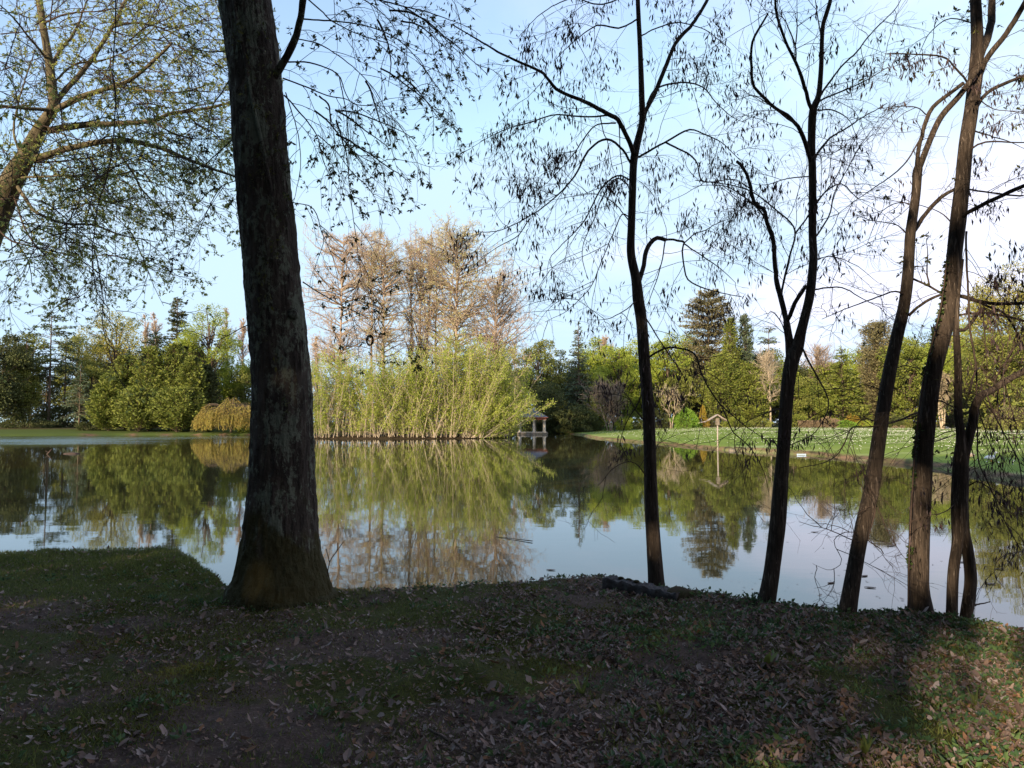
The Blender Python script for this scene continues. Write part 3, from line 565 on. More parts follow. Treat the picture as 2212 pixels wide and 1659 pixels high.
SB = 'shrubs along the far edge of the lawn'
for k, (px, top, hw, D, mt, nl, ls, lab, kw) in enumerate([
    (1480, 884, 32, 144, G_BRIGHT, 5200, 0.26, 'round bright green shrub below the cedar', {}),
    (1518, 876, 13, 145, G_GOLD, 1500, 0.24, 'pointed golden shrub right of the round bright green one', {'point': True}),
    (1538, 892, 14, 146, G_DARK, 1200, 0.24, 'dark rounded shrub right of the golden shrub', {}),
    (1418, 884, 28, 148, G_DARK, 3200, 0.28, 'dark green shrubs behind the thin trunk', {}),
    (1375, 890, 30, 146, G_OLIVE, 3000, 0.26, 'olive shrubs left of the thin trunk', {}),
    (1346, 900, 20, 141, G_FRESH, 2000, 0.24, 'pale green shrub by the grey bare shrubby tree', {}),
    (1590, 900, 28, 144, G_THUJA, 2600, 0.24, 'olive shrubs behind the mast in the water', {}),
    (1640, 902, 26, 144, G_OLIVE, 2200, 0.22, 'olive shrubs left of the second thin trunk', {}),
    (1722, 894, 30, 145, G_THUJA, 3400, 0.26, 'spreading green juniper right of the second thin trunk', {}),
    (1748, 909, 22, 139, G_BROWN, 4200, 0.17, 'clipped flat-topped brown hedge on the lawn', {'box_': True}),
    (1792, 900, 24, 143, G_BROWN, 2400, 0.22, 'loose pinkish-brown shrub right of the clipped brown hedge', {}),
    (1842, 896, 20, 143, G_GOLD, 2200, 0.24, 'golden shrub left of the leaning trunk', {}),
    (1826, 908, 22, 141, G_BRIGHT, 2000, 0.2, 'low green shrub in front of the golden shrub', {}),
    (1866, 908, 18, 141, G_FRESH, 1500, 0.2, 'low pale green shrub right of the golden shrub', {}),
    (1938, 898, 20, 142, G_DARK, 2600, 0.24, 'dark rounded shrub right of the leaning trunk', {}),
    (1962, 906, 16, 141, G_OLIVE, 1500, 0.2, 'olive shrub beside the thickest right trunk', {}),
    (1932, 920, 5, 134, G_BROWN, 350, 0.12, 'tiny round russet bush on the lawn, left one', {}),
    (1948, 919, 5, 134, G_BROWN, 350, 0.12, 'tiny round russet bush on the lawn, right one', {}),
    (2070, 890, 36, 128, G_DARK, 4200, 0.28, 'dark undergrowth behind the pale forked trunk', {}),
    (2140, 886, 50, 112, G_DARK, 5200, 0.26, 'dark undergrowth at the right edge', {}),
    (1230, 912, 34, 139, G_DARK, 3200, 0.26, 'dark low bushes on the shore right of the pavilion', {}),
    (1270, 900, 30, 142, G_DARK, 3400, 0.26, 'dark bushes at the corner where the lawn begins', {}),
    (1120, 906, 34, 146, G_DARK, 3600, 0.28, 'dark bushes behind the pavilion', {}),
    (1160, 890, 30, 150, G_DARK, 3600, 0.3, 'tall dark bushes behind the pavilion columns', {})]):
    shrub('shrub', lab, px, top, hw, D, mt, 200 + k, nl, ls, group=SB, **kw)

BR = [(30, 740, 46, 160, 0), (165, 735, 44, 166, 1), (215, 750, 40, 164, 0), (290, 748, 44, 165, 1), (420, 745, 40, 164, 0), (500, 780, 44, 160, 2), (560, 790, 44, 160, 1), (620, 780, 40, 150, 1),
      (1100, 800, 44, 166, 2), (1228, 800, 40, 163, 0), (1280, 752, 44, 166, 2), (1392, 738, 54, 160, 2), (1350, 790, 40, 160, 2), (1490, 742, 44, 170, 2), (1640, 770, 44, 166, 1), (1690, 790, 44, 164, 2), (1730, 796, 44, 168, 0), (1790, 790, 44, 166, 2), (1850, 770, 44, 168, 2), (1925, 748, 50, 160, 2), (2010, 735, 52, 162, 0), (2085, 715, 56, 150, 2), (1575, 760, 50, 170, 1)]
BN = ['dark green', 'olive', 'yellow-green']
for k, (px, top, hw, D, c) in enumerate(BR):
    top -= 22 if px > 700 else 12; hw *= 1.2
    side = 'left bank' if px < 700 else 'lawn'; where = sum(1 for b in BR if b[4] == c and (b[0] < 700) == (px < 700) and b[0] < px)
    ordn = ['leftmost', 'second from left', 'third from left', 'fourth from left', 'fifth from left', 'sixth from left', 'seventh from left', 'eighth from left', 'ninth from left', 'tenth from left', 'eleventh from left'][where]
    broadleaf('background_tree', '%s back-row tree behind the %s, %s of its colour' % (BN[c], side, ordn), px, top, hw, D, [G_DARK, G_OLIVE, G_FRESH][c], 800 + k, cb=0.03, nc=56, nl=15000, ls=0.36, group='back row of trees', clump=0.22)
# woods behind everything, and an unseen wood added behind the camera to shade the bank
def woodland(name, pts, mat, seed, nl, ls, H, th, label):
    rng = rs(seed); pts = np.array(pts, float); s = np.concatenate([[0], np.cumsum(np.linalg.norm(np.diff(pts, axis=0), axis=1))])
    q = rng.uniform(0, s[-1], nl); x = np.interp(q, s, pts[:, 0]) + rng.normal(0, th, nl); y = np.interp(q, s, pts[:, 1]) + rng.normal(0, th, nl)
    top = H * (0.6 + 0.55 * vnoise(np.stack([x / 5, y / 5, 0 * x], 1), seed)); z = rng.uniform(0, 1, nl) ** 0.8 * top + 0.3
    g = Geo(); dr = unit(rng.normal(size=(nl, 3))); sz = ls * rng.uniform(0.6, 1.3, nl); leaves(g, np.stack([x, y, z], 1), dr, sz, sz * 0.7, rng)
    n = int(s[-1] / 2.5); q = rng.uniform(0, s[-1], n); b = np.stack([np.interp(q, s, pts[:, 0]) + rng.normal(0, th * 0.7, n), np.interp(q, s, pts[:, 1]) + rng.normal(0, th * 0.7, n), np.zeros(n)], 1)
    batch_tubes(g, grow(rng, b, np.tile([0, 0, 1.0], (n, 1)), np.full(n, H * 0.8), 5, 0.05), taper(np.full(n, 0.22), np.full(n, 0.06), 5), 5, 1)
    setp(part(name, g, [mat, BARK_FAR]), label, 'woodland', kind='stuff')
woodland('far_woodland', [(-190, 120), (-130, 168), (-60, 178), (20, 172)], G_DARK, 300, 36000, 0.6, 12, 4, 'dark band of woodland behind the trees of the left bank')
woodland('far_woodland', [(4, 168), (60, 178), (100, 150), (110, 110)], G_OLIVE, 301, 40000, 0.6, 12, 4, 'olive band of woodland behind the trees beyond the lawn')
woodland('far_woodland', [(72, 108), (75, 60), (60, 30), (42, 16)], G_OLIVE, 302, 9000, 0.7, 10, 4, 'woodland closing off the lawn beyond the right edge')

def shade_wood():
    rng = rs(310); nt_ = 26; C = []; g = Geo(); sdv = np.array(SDIR); hz = unit(sdv[:2]); sd_ = np.array([hz[1], -hz[0]])
    for k in range(nt_):
        a = rng.uniform(15, 30); b = -34 + 68 * (k + rng.uniform(0.2, 0.8)) / nt_
        c = hz * a + sd_ * b + np.array([0, 3]); H = rng.uniform(13, 18)
        off_ = (c[0] - 3.75) * hz[1] - (c[1] - 4.2) * hz[0]
        if abs(off_) < 2.2: c = c + np.array([hz[1], -hz[0]]) * (2.4 - abs(off_)) * (1 if off_ > 0 else -1)
        P = trunk_path(rng, (c[0], c[1], 0.0), H * 0.9); tube(g, P, np.linspace(0.28, 0.06, len(P)), 7, 1); C.append((c[0], c[1], H))
    C = np.array(C); n = 80000; k = rng.integers(0, nt_, n); az = rng.uniform(0, 2 * math.pi, n); h = rng.uniform(0.04, 1, n)
    R = 4.4 * np.sqrt(np.clip(1 - ((h - 0.45) / 0.58) ** 2, 0.02, 1)) * np.sqrt(rng.uniform(0, 1, n))
    p = np.stack([C[k, 0] + R * np.cos(az), C[k, 1] + R * np.sin(az), h * C[k, 2]], 1)
    clump = vnoise(p / 1.1, 5); keep = clump > 0.18
    # gaps cut in the foliage to let low sun through to the bank on the right and to a few trunks
    t = p[:, 2] / sdv[2]; gx = p[:, 0] - sdv[0] * t; gy = p[:, 1] - sdv[1] * t     # where each leaf's shadow falls
    wob = fbm(np.stack([gx * 1.2, gy * 1.2, 0 * gx], 1), 3, 8)
    along_ = (gx - 1.9) * hz[0] + (gy - 3.4) * hz[1]; across = (gx - 2.4) * sd_[0] + (gy - 3.4) * sd_[1]
    hole = (np.abs((gx - 3.75) * (-0.81) + (gy - 4.2) * 0.585) < 1.25 + 2.0 * (wob - 0.5)) & (gy > 0.8) & (gy < 5.9 + 1.4 * (wob - 0.5)) & (wob < 0.86)
    hole |= (fbm(np.stack([gx * 0.8 + 7, gy * 0.8, 0 * gx], 1), 3, 28) > 0.68) & (gx > -0.5) & (gx < 6) & (gy > 1) & (gy < 7)
    keep &= ~hole
    def spot(q, r):
        d = p - np.array(q); t_ = d @ sdv; dd = np.linalg.norm(d - t_[:, None] * sdv, axis=1); return (dd < r + 0.28)
    for (px, py, D, r) in SPOTS: keep &= ~spot(PX(px, py, D), r)
    p = p[keep]
    # unseen crowns added above the viewpoint to darken the near bank, all higher than the view reaches
    m = 26000; q = np.stack([rng.uniform(-14, 14, m), rng.uniform(-16, 6, m), rng.uniform(5.5, 13, m)], 1); q = q[(q[:, 2] > 3.0 + 0.66 * np.maximum(q[:, 1], 0) + 0.25 * np.abs(q[:, 0]) * (q[:, 1] > 0)) & (vnoise(q / 1.3, 15) > 0.4)]
    t = q[:, 2] / sdv[2]; gx = q[:, 0] - sdv[0] * t; gy = q[:, 1] - sdv[1] * t
    q = q[~((np.abs((gx - 3.75) * (-0.81) + (gy - 4.2) * 0.585) < 1.45) & (gy > 0.8) & (gy < 6.0))]
    for (px, py, D, r) in SPOTS: d = q - np.array(PX(px, py, D)); t_ = d @ sdv; q = q[np.linalg.norm(d - t_[:, None] * sdv, axis=1) > r + 0.28]
    p = np.concatenate([p, q]); n = len(p); sz = 0.5 * rng.uniform(0.6, 1.3, n); leaves(g, p, unit(rng.normal(size=(n, 3))), sz, sz * 0.75, rng)
    setp(part('woodland', g, [G_DARK, BARK_FAR]), 'unseen leafy wood added behind the viewpoint to shade the near bank', 'woodland', kind='stuff')
SPOTS = [(1418, 1210, 7.3, 0.02), (2112, 190, 6.4, 0.5), (2000, 300, 6.3, 0.3), (1986, 1190, 6.4, 0.16), (1900, 1010, 6.3, 0.12), (360, 50, 12, 1.7), (430, 210, 12, 1.2), (80, 180, 11.5, 1.4), (60, 420, 11.5, 0.8), (250, 400, 12, 0.7), (2180, 800, 6.3, 0.3), (20, 420, 11, 0.3), (1960, 560, 6.3, 0.15), (2020, 640, 6.4, 0.18)]
shade_wood()

# ------------------------------------------------------------------ island
TI = 'bald cypresses on the island'
CYPX = 1
def cypress(label, px, top, hw, D, mat, seed, n1=90, n2=9, nl=9000, stems=1, up=0.05, ang=1.25, cb=0.3, lean=(0, 0), ls=0.15, tr=0.3):
    nl = int(nl * 1.0)
    rng = rs(seed); x = X_(px, D); z0 = gz(x, D); H = Zp(top, D) - z0; R = hw / F * D * 1.9; T = thing('bald_cypress', (x, D, z0), label, 'tree', TI); g = Geo(); A = []
    for k in range(stems):
        P = resample(trunk_path(rng, (x + (k - (stems - 1) / 2) * 0.9, D + rng.normal(0, 0.4) * (stems > 1), z0), H * rng.uniform(0.93, 1.0), (lean[0] + (k - (stems - 1) / 2) * 0.03, 0), 10, 0.03), 10); A.append(P)
        tube(g, P, np.linspace(1, 0.1, 10) ** 1.1 * tr * (1 if stems == 1 else 0.65), 7)
    part('trunk', g, BARK_CYP, T); A = np.array(A); g = Geo()
    s, d, ix, t = branch(rng, A, n1 // stems, cb, 0.98, ang, up); q = np.clip((t - cb) / (1 - cb), 0, 1)
    L1 = R * rng.uniform(0.45, 1.15, len(s)) * (0.62 + 0.38 * np.sin(q * 3.0)) * np.where(q > 0.88, 0.5, 1)
    p1 = grow(rng, s, d, L1, 6, 0.14, -0.03); batch_tubes(g, p1, taper(np.full(len(s), 0.11), np.full(len(s), 0.02), 6), 4)
    s, d, ix, t = branch(rng, p1, n2, 0.15, 1, 0.8, 0.1); p2 = grow(rng, s, d, L1[ix] * rng.uniform(0.2, 0.45, len(s)), 4, 0.16, 0)
    batch_tubes(g, p2, taper(np.full(len(s), 0.028), np.full(len(s), 0.012), 4), 3)
    s, d, ix, t = branch(rng, p2, 5, 0.1, 1, 0.8, 0.1); p3 = grow(rng, s, d, rng.uniform(0.3, 0.8, len(s)), 3, 0.2, 0); batch_tubes(g, p3, taper(np.full(len(s), 0.014), np.full(len(s), 0.008), 3), 3)
    part('limbs', g, BARK_CYP, T)
    k = rng.integers(0, len(p3), nl); pos, Td = along(p3, k, rng.uniform(0, 1, nl)); g = Geo(); sz = ls * rng.uniform(0.6, 1.4, nl)
    leaves(g, pos + rng.normal(0, 0.1, pos.shape) * [1, 1, 0.5], unit(Td + rng.normal(0, 0.5, Td.shape) * [1, 1, 0.5]), sz, sz * 0.5, rng); part('crown', g, mat, T)
cypress('russet bald cypress at the left end of the island, next to the oak trunk', 735, 486, 60, 107, G_CYP, 401, 100, 10, 11000)
cypress('thin russet-olive bald cypress, second from the left on the island', 806, 498, 34, 109, G_CYP, 402, 60, 8, 4500, cb=0.45, tr=0.26)
cypress('bald cypress with bare lower trunk and forked top, third from the left', 826, 500, 50, 104, G_CYP2, 403, 100, 10, 10000, cb=0.32)
cypress('tall multi-stemmed russet cypress with upright branches in the middle of the island', 905, 508, 44, 108, G_CYP, 404, 110, 8, 7500, stems=3, up=0.9, ang=0.55, cb=0.3)
cypress('russet cypress squeezed between the multi-stemmed one and the tallest', 946, 520, 34, 110, G_CYP, 405, 50, 8, 4500, cb=0.4, tr=0.24)
cypress('tallest and densest olive-brown cypress on the island', 986, 474, 76, 106, G_CYP2, 406, 150, 10, 20000, cb=0.24, ls=0.19, tr=0.34)
cypress('smaller russet cypress leaning out at the right end of the island', 1066, 588, 56, 105, G_CYP, 407, 90, 9, 8500, cb=0.26, lean=(0.02, 0), up=0.2, ang=1.0, tr=0.22)

G_HAZEL = leafmat('leaf_coppice', [(0.22, 0.30, 0.04), (0.31, 0.38, 0.06), (0.42, 0.46, 0.10)], 0.5, 0.3)
def coppice(label, px, top, D, seed, lean=0.0, n=34, spread=0.22, nl=5200, dens=1.0, low=False):
    nl = int(nl * 2.1); rng = rs(seed); x = X_(px, D); z0 = gz(x, D); H = Zp(top, D) - z0; T = thing('coppice_shrub', (x, D, z0), label, 'shrub', 'leafy coppice shrubs on the island')
    n = int(n * 1.3); lean0 = 0; S = np.stack([x + rng.normal(0, 1.2, n), D + rng.normal(0, 1.0, n), np.full(n, z0 - 0.1)], 1)
    lx = lean + rng.normal(0, spread, n); dn = np.stack([lx, rng.normal(-0.08, 0.16, n), np.ones(n)], 1)
    if low: dn[: n // 2, 2] *= rng.uniform(0.12, 0.6, n // 2)
    Ln = H * rng.uniform(0.72, 1.06, n) / np.where(np.abs(lx) > 0.5, 1, 1)
    P = grow(rng, S, dn, Ln, 8, 0.06, 0.005 if not low else -0.03); g = Geo(); batch_tubes(g, P, taper(rng.uniform(0.028, 0.05, n), np.full(n, 0.012), 8), 5)
    part('stems', g, BARK_PALE, T); g = Geo()
    s, d, ix, t = branch(rng, P, 22, 0.03, 1, 0.8, 0.1); L2 = rng.uniform(0.6, 1.9, len(s)) * (1.2 - 0.5 * t); p2 = grow(rng, s, d, L2, 4, 0.12, -0.03)
    batch_tubes(g, p2, taper(np.full(len(s), 0.018), np.full(len(s), 0.008), 4), 3); part('twigs', g, BARK_PALE, T)
    k = rng.integers(0, len(p2), nl); pos, Td = along(p2, k, rng.uniform(0.1, 1, nl)); g = Geo(); sz = 0.165 * rng.uniform(0.6, 1.4, nl)
    keep = vnoise(pos / 1.6, seed) < 0.78; pos, Td, sz = pos[keep], Td[keep], sz[keep]
    leaves(g, pos + rng.normal(0, 0.2, pos.shape), unit(Td + rng.normal(0, 0.6, Td.shape) + [0, 0, -0.1]), sz, sz * 0.8, rng); part('foliage', g, G_HAZEL, T)
for k, (px, top, D, lean, n, sp, nl, lab, low) in enumerate([
    (648, 800, 101, -0.05, 26, 0.2, 4200, 'coppice shrub hidden behind the right side of the oak trunk', False),
    (700, 772, 100, -0.04, 30, 0.2, 5600, 'leftmost coppice shrub beside the oak trunk', False),
    (752, 764, 101, 0.0, 32, 0.2, 6000, 'upright coppice shrub below the leftmost cypress', False),
    (800, 775, 99.5, 0.0, 30, 0.2, 5600, 'coppice shrub with many pale stems below the thin cypress', False),
    (846, 768, 100.5, 0.02, 32, 0.2, 6000, 'coppice shrub left of the middle of the island', False),
    (892, 752, 100, 0.04, 34, 0.18, 6200, 'coppice shrub below the multi-stemmed cypress', False),
    (936, 745, 100, 0.08, 36, 0.2, 6600, 'coppice shrub left of the tallest cypress', False),
    (975, 715, 101, 0.16, 38, 0.2, 7200, 'tallest coppice shrub leaning right under the tallest cypress', False),
    (1004, 718, 101, 0.28, 40, 0.18, 8000, 'big coppice shrub leaning right at its top', False),
    (1030, 756, 102, 0.27, 46, 0.2, 8000, 'coppice shrub sweeping far to the right', False),
    (1030, 800, 101.5, 0.42, 40, 0.25, 8500, 'low coppice shrub bending over the water towards the pavilion', True),
    (1034, 852, 103.5, 0.36, 38, 0.3, 9000, 'lowest coppice shrub trailing in front of the pavilion', True),
    (1060, 790, 105.5, 0.14, 34, 0.18, 6500, 'rounded coppice shrub at the back right end of the island', False),
    (1068, 850, 106, 0.12, 26, 0.18, 4000, 'small coppice shrub nearest the pavilion, behind the trailing ones', False),
    (870, 780, 110, 0.0, 34, 0.3, 6000, 'coppice shrub at the back of the island, left one', False),
    (960, 770, 111, 0.1, 34, 0.3, 6000, 'coppice shrub at the back of the island, right one', False)]):
    coppice(lab, px, top, D, 420 + k, lean, n, sp, nl, low=low)

# ------------------------------------------------------------------ lakeside pavilion
STONE = flatmat('pale_stone', (0.46, 0.42, 0.35), (0.32, 0.28, 0.23), 5, 0.85, 0.3); SLATE = flatmat('slate_roof', (0.10, 0.115, 0.145), (0.075, 0.085, 0.11), 3, 0.6, 0.4)
TIMB = flatmat('red_timber', (0.22, 0.07, 0.05), (0.14, 0.05, 0.04), 8, 0.8, 0.2); BASE = flatmat('mossy_stone', (0.22, 0.18, 0.15), (0.10, 0.09, 0.06), 3, 0.95, 0.5, bd=0.04)
def pavilion():
    D = 133.0; x0, x1 = X_(1120, D), X_(1180, D); xc = (x0 + x1) / 2; w = (x1 - x0) / 2; dpt = 2.6; yc = D + dpt; zb = WATER
    T = thing('pavilion', (xc, yc, zb), 'small open pavilion with slate hipped roof and pale stone columns at the far water edge', 'pavilion')
    zf = Zp(934.5, D); ze = Zp(902.5, D); zt = Zp(881.5, D)
    g = Geo(); box(g, (xc, yc, (zf + zb) / 2 - 0.3), (2 * w + 0.5, 2 * dpt + 0.5, zf - zb + 0.6)); part('platform', g, BASE, T)
    g = Geo(); box(g, (xc, yc, zf + 0.05), (2 * w + 0.3, 2 * dpt + 0.3, 0.1)); part('floor_slab', g, STONE, T)
    cols = [(xc - w + 0.3, yc - dpt + 0.35), (xc + w - 0.3, yc - dpt + 0.35), (xc + 0.25, yc - dpt + 0.35), (xc - w + 0.3, yc + dpt - 0.35), (xc + w - 0.3, yc + dpt - 0.35), (xc + 0.6, yc + dpt - 0.35)]
    for (cx_, cy_) in cols:
        g = Geo(); z1 = zf + 0.1; h = ze - 0.35 - z1
        prof = [(0, 0.30), (0.12, 0.30), (0.13, 0.235), (0.2, 0.22), (h * 0.5, 0.215), (h - 0.22, 0.185), (h - 0.2, 0.22), (h - 0.12, 0.30), (h, 0.34)]
        tube(g, [[cx_, cy_, z1 + a] for a, _ in prof], [b for _, b in prof], 14); part('column', g, STONE, T)
    g = Geo(); box(g, (xc, yc - dpt + 0.2, ze - 0.17), (2 * w, 0.3, 0.34)); box(g, (xc, yc + dpt - 0.2, ze - 0.17), (2 * w, 0.3, 0.34)); box(g, (xc - w + 0.2, yc, ze - 0.172), (0.3, 2 * dpt - 0.75, 0.33)); box(g, (xc + w - 0.2, yc, ze - 0.172), (0.3, 2 * dpt - 0.75, 0.33)); part('beam', g, TIMB, T)
    o = 0.35; zr = ze + 0.003; g = Geo(); V = [[xc - w - o, yc - dpt - o, zr], [xc + w + o, yc - dpt - o, zr], [xc + w + o, yc + dpt + o, zr], [xc - w - o, yc + dpt + o, zr]]
    V += [[a, b, c + 0.12] for a, b, c in V]; V += [[xc - 0.15, yc, zt], [xc + 0.15, yc, zt]]
    g.add(V, [[3, 2, 1, 0], [0, 1, 5, 4], [1, 2, 6, 5], [2, 3, 7, 6], [3, 0, 4, 7]], 1); g.add(V, [[4, 5, 9, 8], [6, 7, 8, 9]], 0); g.add(V, [[5, 6, 9], [7, 4, 8]], 0)
    part('roof', g, [SLATE, TIMB], T)
pavilion()
def urn():
    D = 131.5; x = X_(1090, D); g = Geo(); z = WATER - 0.2
    T = thing('stone_pier', (x, D, z), 'low pale stone pier standing in the water left of the pavilion', 'pier')
    g = Geo(); box(g, (x, D, z + 0.6), (1.5, 1.2, 1.0)); part('base', g, BASE, T); g = Geo(); box(g, (x, D, z + 1.22), (1.8, 1.4, 0.18)); box(g, (x, D, z + 1.6), (0.7, 0.7, 0.6), taper_=0.7); part('cap', g, STONE, T)
urn()

def house():
    D = 176; WALL = flatmat('pink_render', (0.62, 0.47, 0.42), (0.54, 0.40, 0.36), 2, 0.9, 0.1); RT = flatmat('roof_tiles', (0.32, 0.14, 0.08), (0.22, 0.10, 0.06), 4, 0.9, 0.3); GL = flatmat('dark_window', (0.03, 0.035, 0.04), None, 2, 0.2, 0); SH_ = flatmat('white_shutter', (0.7, 0.68, 0.66), None, 4, 0.7, 0.1)
    xa, xb = X_(1852, D), X_(1955, D); xc = (xa + xb) / 2; w = xb - xa; z0 = gz(xc, D); zt = Zp(850, D); T = thing('house', (xc, D, z0), 'pink-walled house with tiled roof half hidden by the trees beyond the lawn', 'house')
    g = Geo(); box(g, (xc, D + 3.5, (z0 + zt) / 2), (w, 7, zt - z0)); part('wall', g, WALL, T)
    g = Geo(); o = 0.5; V = [[xa - o, D - o, zt + .003], [xb + o, D - o, zt + .003], [xb + o, D + 7 + o, zt + .003], [xa - o, D + 7 + o, zt + .003], [xa + 2, D + 3.5, zt + 2.2], [xb - 2, D + 3.5, zt + 2.2]]
    g.add(V, [[0, 1, 5, 4], [2, 3, 4, 5], [3, 2, 1, 0]]); g.add(V, [[1, 2, 5], [3, 0, 4]]); rf = part('roof', g, RT, T)
    g = Geo(); box(g, (xc + 2, D + 4.2, zt + 2.2), (0.7, 0.7, 1.6)); part('chimney', g, WALL, rf)
    for k in range(4):
        for zc in (z0 + 1.6, z0 + 4.6):
            if zc + 1 > zt: continue
            wx = xa + w * (k + 0.5) / 4; g = Geo(); box(g, (wx, D - 0.02, zc), (1.1, 0.1, 1.5)); wn = part('window', g, GL, T)
            for s_ in (-1, 1): g = Geo(); box(g, (wx + s_ * 0.85, D - 0.03, zc), (0.5, 0.06, 1.5)); part('shutter', g, SH_, wn)
    D = 178; xa, xb = X_(1712, D), X_(1776, D); zt = Zp(821, D); GR = flatmat('grey_metal_roof', (0.30, 0.33, 0.37), None, 3, 0.6, 0.1); z0 = gz(xa, D)
    T = thing('barn', ((xa + xb) / 2, D, z0), 'long building with a plain grey roof behind the low trees', 'building')
    g = Geo(); box(g, ((xa + xb) / 2, D + 3, (z0 + zt) / 2), (xb - xa, 6, zt - z0)); part('wall', g, WALL, T)
    g = Geo(); V = [[xa - .4, D - .4, zt + .003], [xb + .4, D - .4, zt + .003], [xb + .4, D + 6.4, zt + .003], [xa - .4, D + 6.4, zt + .003], [xa - .4, D + 3, zt + 0.9], [xb + .4, D + 3, zt + 0.9]]
    g.add(V, [[0, 1, 5, 4], [2, 3, 4, 5], [3, 2, 1, 0]]); g.add(V, [[1, 2, 5], [3, 0, 4]]); part('roof', g, GR, T)
house()

# ------------------------------------------------------------------ small things across the water
WOODG = flatmat('weathered_wood', (0.36, 0.31, 0.27), (0.24, 0.20, 0.17), 12, 0.9, 0.4)
def mast():
    D = 57.0; x = X_(1549, D); T = thing('wooden_mast', (x, D, WATER - 0.5), 'tall grey wooden post with a small gabled top and side arm standing in the water', 'post')
    zt = Zp(903, D); g = Geo(); tube(g, [[x, D, WATER - 0.5], [x + 0.01, D, zt - 0.3]], [0.06, 0.05], 8); part('post', g, WOODG, T)
    g = Geo(); pk = np.array(PX(1549, 897, D)); a = np.array(PX(1529, 909, D)); b = np.array(PX(1569, 910, D)); c = np.array(PX(1508, 914, D))
    for s_ in (-0.22, 0.22):
        o = np.array([0, s_, 0]); tube(g, [pk + o, a + o], [0.03, 0.03], 6); tube(g, [pk + o, b + o], [0.03, 0.03], 6)
    V = [pk + [0, -0.3, 0.03], pk + [0, 0.3, 0.03], a + [0, 0.3, 0.03], a + [0, -0.3, 0.03], b + [0, 0.3, 0.03], b + [0, -0.3, 0.03]]; V = V + [v + np.array([0, 0, 0.04]) for v in V]
    g.add(V, [[0, 1, 2, 3], [9, 8, 7, 6], [0, 5, 4, 1], [6, 7, 10, 11], [0, 3, 9, 6], [0, 6, 11, 5], [3, 2, 8, 9], [5, 11, 10, 4], [1, 7, 8, 2], [1, 4, 10, 7]]); part('gable_top', g, WOODG, T)
    g = Geo(); tube(g, [a, c], [0.035, 0.02], 6); part('side_arm', g, WOODG, T)
    g = Geo(); box(g, (x, D, zt - 0.28), (0.26, 0.26, 0.5)); part('nest_box', g, BASE, T)
mast()
def bird(label, px, py, seed, cols, s=1.0, face=1):
    D_ = None
    x, y = UNP(px, py, -0.1); z = gz(x, y); T = thing('goose', (x, y, z), label, 'bird', 'geese resting on the near part of the lawn')
    m = flatmat('plumage_' + str(seed), cols[0], cols[1], 18, 0.8, 0.2)
    g = Geo(); f = face * s
    P = np.array([[-0.42, 0.20], [-0.3, 0.24], [-0.12, 0.25], [0.08, 0.25], [0.2, 0.3], [0.27, 0.42], [0.29, 0.52], [0.34, 0.57], [0.41, 0.56], [0.5, 0.54]]); R = [0.015, 0.09, 0.15, 0.14, 0.09, 0.045, 0.042, 0.06, 0.04, 0.012]
    Q = catmull(np.column_stack([P, R]), 3); tube(g, [[x + a * f, y, z + b * s] for a, b, _ in Q], [max(0.008, c) * s for _, _, c in Q], 12); part('body', g, m, T)
    for k in (-1, 1):
        g = Geo(); tube(g, [[x + 0.02 * f, y + k * 0.05 * s, z + 0.16 * s], [x + 0.03 * f, y + k * 0.05 * s, z + 0.02]], 0.014 * s, 6); tube(g, [[x + 0.0 * f, y + k * 0.05 * s, z + 0.012], [x + 0.1 * f, y + k * 0.05 * s, z + 0.008]], [0.012 * s, 0.03 * s], 6); part('leg', g, LEGO, T)
LEGO = flatmat('orange_leg', (0.5, 0.2, 0.05))
bird('tan and white goose just right of the forked right trunk', 2094, 984, 1, ((0.42, 0.28, 0.2), (0.6, 0.5, 0.42)), 0.75, -1)
bird('white goose on the shaded lawn, right of the tan goose', 2140, 989, 2, ((0.75, 0.75, 0.78), (0.6, 0.6, 0.62)), 0.75, 1)
def bench():
    x, y = UNP(1733, 967.5, -0.1); z = gz(x, y); T = thing('bench', (x, y, z), 'small pale blue and white bench on the lawn right of the second thin trunk', 'bench')
    K_ = 0.62
    def box(g_, c_, s_): globals()['box'](g_, (x + (c_[0] - x) * K_, y + (c_[1] - y) * K_, z + (c_[2] - z) * K_), [q_ * K_ for q_ in s_])
    def tube(g_, P_, r_, n_): globals()['tube'](g_, [[x + (c_[0] - x) * K_, y + (c_[1] - y) * K_, z + (c_[2] - z) * K_] for c_ in P_], r_ * K_, n_)
    m = flatmat('pale_blue_paint', (0.35, 0.48, 0.66), (0.38, 0.47, 0.6), 8, 0.5, 0.05); w = flatmat('white_paint', (0.5, 0.53, 0.6), None, 8, 0.5, 0.05)
    g = Geo(); 
    for k in range(3): box(g, (x, y - 0.14 + k * 0.14, z + 0.4), (1.0, 0.11, 0.035))
    part('seat', g, w, T); g = Geo()
    for k in range(2): box(g, (x, y + 0.24 + 0.02 * k, z + 0.56 + k * 0.14), (1.0, 0.03, 0.09))
    part('backrest', g, m, T)
    for sx_ in (-0.42, 0.42):
        g = Geo(); tube(g, [[x + sx_, y - 0.18, z], [x + sx_, y - 0.16, z + 0.38]], 0.022, 6); part('leg', g, w, T)
        g = Geo(); tube(g, [[x + sx_, y + 0.26, z], [x + sx_, y + 0.22, z + 0.4], [x + sx_, y + 0.27, z + 0.76]], 0.022, 6); part('leg', g, w, T)
bench()
